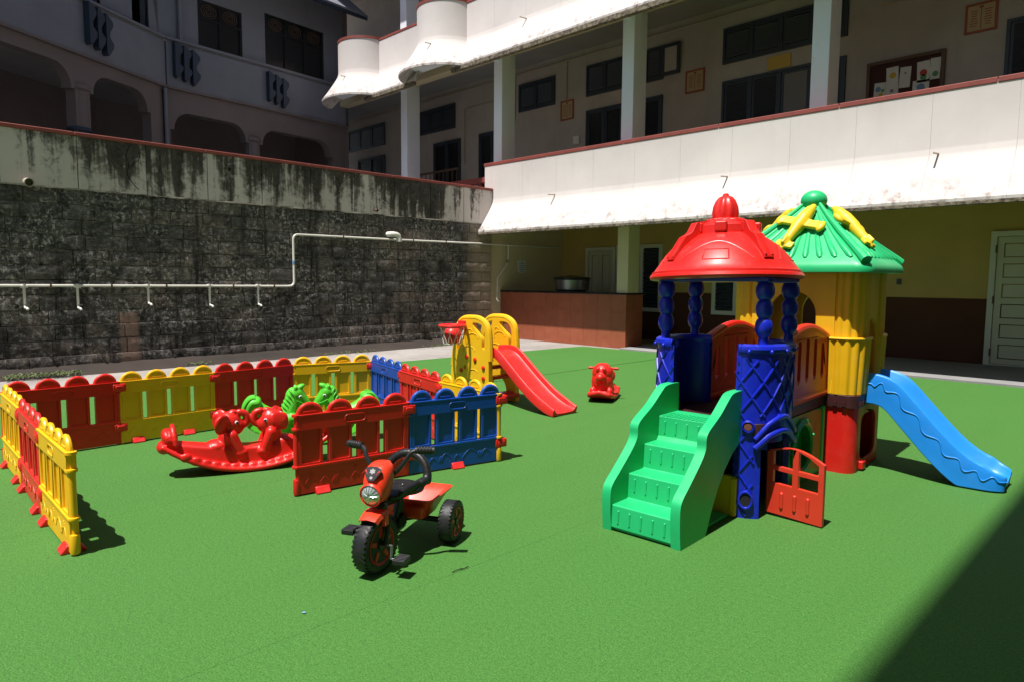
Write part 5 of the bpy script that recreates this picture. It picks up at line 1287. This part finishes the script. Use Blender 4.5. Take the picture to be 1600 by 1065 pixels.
for s_ in (-1, 1):
    for sg in (-1, 1):
        bb = B(); bb.ell((s_*.098, sg*.0555, .412), (.015, .006, .013)); e_ = ob('eye', bb, 'eye_white', hr); bb = B(); bb.ell((s_*.095, sg*.0600, .411), (.009, .005, .009)); ob('pupil', bb, 'void', e_)
    for k in range(6):
        t_ = k/5; x0 = s_*(.262-.075*t_); z0 = .30+.155*t_
        for sg in (-1, 1): bb = B(); bb.tube(curve([(x0, sg*.012, z0+.012), (x0-s_*.010, sg*.045, z0+.008), (x0-s_*.032, sg*.066, z0-.020)], 3), .010, 6, taper=[.003, .005, .006, .007, .006, .004, .002]); ob('mane_lock', bb, 'lime', hr)
    for y_ in (-.075, -.040, .0, .040, .075):
        bb = B(); bb.tube(curve([(s_*.455, y_*.8, .420), (s_*.505, y_, .408), (s_*.548, y_*1.15, .340), (s_*.558, y_*1.25, .235)], 4), .012, 6); ob('tail_ridge', bb, 'lime', hr)
    bb = B(); bb.tube(curve([(s_*.125, .062, .38), (s_*.075, .052, .355), (s_*.035, .040, .345), (s_*.003, 0, .342), (s_*.035, -.040, .345), (s_*.075, -.052, .355), (s_*.125, -.062, .38)], 4), .0045, 6); ob('bridle', bb, 'lime', hr)

# ================================================================== TODDLER SLIDE
ts = thing('toddler_slide', (-5.5, 5.36, 0), 0, 'yellow toddler slide with red chute and a small basketball hoop', 'slide')
def side_panel(y_):
    out = curve([(-.66, 0), (-.655, .25), (-.61, .55), (-.575, .75), (-.545, .86), (-.46, .945), (-.32, .965), (-.16, .955), (-.05, .885), (-.015, .76), (.0, .5), (.01, 0)], 4)
    out = [(p.x, p.y) for p in out]
    leg = [(-.17, .0+.004)] ; holes = []
    arch_ = curve([(-.14, .02), (-.15, .15), (-.21, .245), (-.30, .275), (-.38, .24), (-.43, .15), (-.44, .02)], 4); holes.append([(p.x, p.y) for p in arch_])
    h2 = curve([(-.07, .62), (-.065, .80), (-.12, .895), (-.25, .915), (-.26, .88), (-.18, .80), (-.12, .74), (-.11, .64)], 4); holes.append([(p.x, p.y) for p in h2])
    h3 = curve([(-.535, .60), (-.53, .80), (-.48, .885), (-.39, .915), (-.42, .82), (-.45, .74), (-.49, .62)], 4); holes.append([(p.x, p.y) for p in h3])
    for (cx, cz, r_) in ((-.22, .485, .020), (-.40, .40, .020)): holes.append(circ(cx, cz, r_, 10, r_*1.5))
    bb = B(); bb.plate(out, holes, -.03, .03, MXZ(y_)); o = ob('side_panel', bb, 'yellow_play', ts, bevel=.016, seg=3)
    bb = B(); pts = out[6:-4]; bb.tube([(p[0], y_, p[1]) for p in pts], .034, 8); ob('rim', bb, 'yellow_play', o)
    for (cx, cz, rx, rz) in ((-.26, .74, .09, .055), (-.33, .60, .10, .05), (-.25, .36, .06, .03), (-.31, .82, .03, .02)):
        for sg in (-1, 1): bb = B(); bb.tube([(cx+rx*math.cos(2*PI*k/16), y_+sg*.030, cz+rz*math.sin(2*PI*k/16)) for k in range(10)], .006, 6); ob('embossing', bb, 'yellow_play', o)
    return o
P0 = side_panel(-.21); P1 = side_panel(.21)
for k, (x_, z_) in enumerate(((-.57, .14), (-.52, .30), (-.46, .46))):
    bb = B(); bb.box(x_-.05, x_+.06, -.185, .185, z_-.018, z_+.018); ob('step', bb, 'red', ts, bevel=.012)
for x_, z_ in ((-.22, .50), (-.36, .52), (-.46, .36), (-.53, .20), (-.08, .30), (-.08, .42)):
    for sg in (-1, 1): bb = B(); bb.lathe([(0, -.01), (.026, -.01), (.024, .012), (.012, .018), (0, .019)], 14, Matrix.Translation((x_, sg*.24, z_)) @ Matrix.Rotation(-sg*PI/2, 4, 'X')); ob('peg', bb, 'red', ts)
for z_ in (.10, .30, .42): bb = B(); bb.box(-.12, -.02, -.185, .185, z_-.018, z_+.018); ob('cross_bar', bb, 'red', ts, bevel=.01)
bb = B(); bb.box(-.05, .03, -.36, .24, .05, .10); ob('foot_bar', bb, 'red', ts, bevel=.012)
cl = curve([(-.24, 0, .565), (-.05, 0, .575), (.06, 0, .545), (.20, 0, .44), (.40, 0, .285), (.60, 0, .15), (.78, 0, .062), (.92, 0, .028)], 6); rings = []; n = len(cl)
for i, p in enumerate(cl):
    d = (cl[min(i+1, n-1)]-cl[max(i-1, 0)]).normalized(); nm = Vector((-d.z, 0, d.x)); t_ = i/(n-1); wall = .075 if t_ < .85 else .075-.03*(t_-.85)/.15; w_ = .155+.02*t_
    pr = [(-w_-.012, -.030), (-w_-.018, wall-.01), (-w_-.008, wall+.006), (-w_+.010, wall), (-w_+.022, .025), (-w_+.055, .004), (0, 0), (w_-.055, .004), (w_-.022, .025), (w_-.010, wall), (w_+.008, wall+.006), (w_+.018, wall-.01), (w_+.012, -.030), (0, -.028)]
    rg = []
    for v_, h in pr: q = p+nm*h; rg.append(Vector((q.x, v_, max(q.z, .004))))
    rings.append(rg)
bb = B(); bb.loft(rings); ob('chute', bb, 'red_light', ts, bevel=.006, smooth=50)
# hoop
hc = Vector((-.44, -.39, .875))
bb = B(); bb.box(-.50, -.38, -.262, -.22, .81, .93); bb.plate([(-.50, -.24), (-.38, -.24), (-.41, -.30), (-.47, -.30)], [], .86, .89, Matrix.Identity(4)); ob('hoop_bracket', bb, 'red_light', ts, bevel=.008)
bb = B(); bb.tube([(hc.x+.145*math.cos(2*PI*k/28), hc.y+.145*math.sin(2*PI*k/28), hc.z) for k in range(28)], .018, 8, closed=True); hp = ob('hoop', bb, 'red_light', ts)
bb = B()
for k in range(10):
    a = 2*PI*k/10
    for dr in (1, -1): bb.tube([(hc.x+(.142-.04*t_)*math.cos(a+dr*t_*.6), hc.y+(.142-.04*t_)*math.sin(a+dr*t_*.6), hc.z-.20*t_) for t_ in (0, .33, .66, 1)], .0035, 5)
bb.tube([(hc.x+.09*math.cos(2*PI*k/16), hc.y+.09*math.sin(2*PI*k/16), hc.z-.20) for k in range(16)], .0035, 5, closed=True); ob('net', bb, 'net', hp)
bl = thing('toy_ball', (-5.5+hc.x, 5.36+hc.y, hc.z-.215), 0, 'small red ball hanging in the net of the basketball hoop', 'ball')
bb = B(); bb.ball((0, 0, .110), .102, 24); ob('ball_skin', bb, 'red_light', bl)
bb = B(); bb.tube([(.1025*math.cos(2*PI*k/24), 0, .110+.1025*math.sin(2*PI*k/24)) for k in range(24)], .002, 5, closed=True); bb.tube([(0, .1025*math.cos(2*PI*k/24), .110+.1025*math.sin(2*PI*k/24)) for k in range(24)], .002, 5, closed=True); ob('ball_seam', bb, 'red', bl)

# ================================================================== RED RIDE-ON
ro = thing('animal_ride_on', (-4.93, 6.47, 0), R_(-62), 'small red animal-shaped rocking ride-on standing alone on the turf', 'ride-on toy'); ro.scale = (.92, .86, 1.0)
bb = B(); LN = .36; rings = []
for k in range(21):
    x_ = -LN+2*LN*k/20; w_ = .165*(1-.25*(abs(x_)/LN)**4); z0 = .008+.075*(abs(x_)/LN)**2
    rings.append([Vector((x_, -w_, z0)), Vector((x_, -w_-.005, z0+.025)), Vector((x_, -w_*.75, z0+.06)), Vector((x_, w_*.75, z0+.06)), Vector((x_, w_+.005, z0+.025)), Vector((x_, w_, z0))])
bb.loft(rings)
for sg in (-1, 1): bb.cap((-.33, sg*.15, .085), (-.12, sg*.165, .045), .028); bb.cap((-.12, sg*.165, .045), (.12, sg*.165, .045), .028); bb.cap((.12, sg*.165, .045), (.33, sg*.14, .085), .028)
bb.cap((.34, -.13, .095), (.355, 0, .12), .03); bb.cap((.34, .13, .095), (.355, 0, .12), .03)
bb.ell((.12, 0, .19), (.13, .125, .15)); bb.ell((.12, 0, .32), (.135, .145, .12)); bb.ell((.13, 0, .23), (.135, .15, .14)); bb.ell((-.14, 0, .14), (.20, .115, .10)); bb.ell((.245, 0, .275), (.060, .075, .060)); bb.ell((.29, 0, .285), (.048, .055, .046))
bb.ell((-.32, 0, .24), (.05, .11, .10))
for sg in (-1, 1):
    bb.ell((.075, sg*.105, .30), (.055, .026, .09), (sg*.2, 0, 0)); bb.ell((.20, sg*.115, .115), (.05, .045, .05)); bb.ell((.17, sg*.10, .19), (.04, .04, .06)); bb.ell((.235, sg*.042, .365), (.022, .028, .038))
    bb.cap((.06, sg*.09, .372), (.05, sg*.165, .37), .014)
bb.ell((.10, 0, .405), (.095, .095, .035))
rb = blob('ride_body', bb, 'red', ro, .0065, 4)
for sg in (-1, 1):
    bb = B(); bb.ell((.254, sg*.044, .367), (.006, .015, .022)); e_ = ob('eye', bb, 'dark_red', ro)
    bb = B(); bb.cap((.052, sg*.16, .37), (.050, sg*.195, .369), .016); ob('handle', bb, 'red', ro)

# dark strips drawn for an open turf seam, and a pale scrap
t = thing('seam_streak', (-2.428, 2.08, .004), R_(86), 'thin dark strip standing for an open turf seam right of the tricycle', 'seam_streak')
bb = B(); bb.tube(curve([(-.05, 0, .002), (-.015, .003, .003), (.02, -.002, .002), (.05, .002, .003)], 3), .0022, 5); ob('streak_line', bb, 'void', t)
bb = B(); bb.tube([(.0, .002, .003), (.014, .007, .003)], .0015, 5); ob('side_streak', bb, 'void', t)
t = thing('paper_scrap', (-2.558, 1.329, .003), R_(20), 'tiny pale blue scrap lying on the turf left of the bottom centre', 'litter')
bb = B(); bb._add([(-.009, -.004, .002), (.008, -.004, .004), (.009, .003, .007), (-.007, .004, .004), (-.009, -.004, .0015), (.008, -.004, .0035), (.009, .003, .0065), (-.007, .004, .0035)], [(0, 1, 2, 3), (7, 6, 5, 4), (0, 4, 5, 1), (1, 5, 6, 2), (2, 6, 7, 3), (3, 7, 4, 0)]); ob('scrap', bb, 'paper_blue', t)
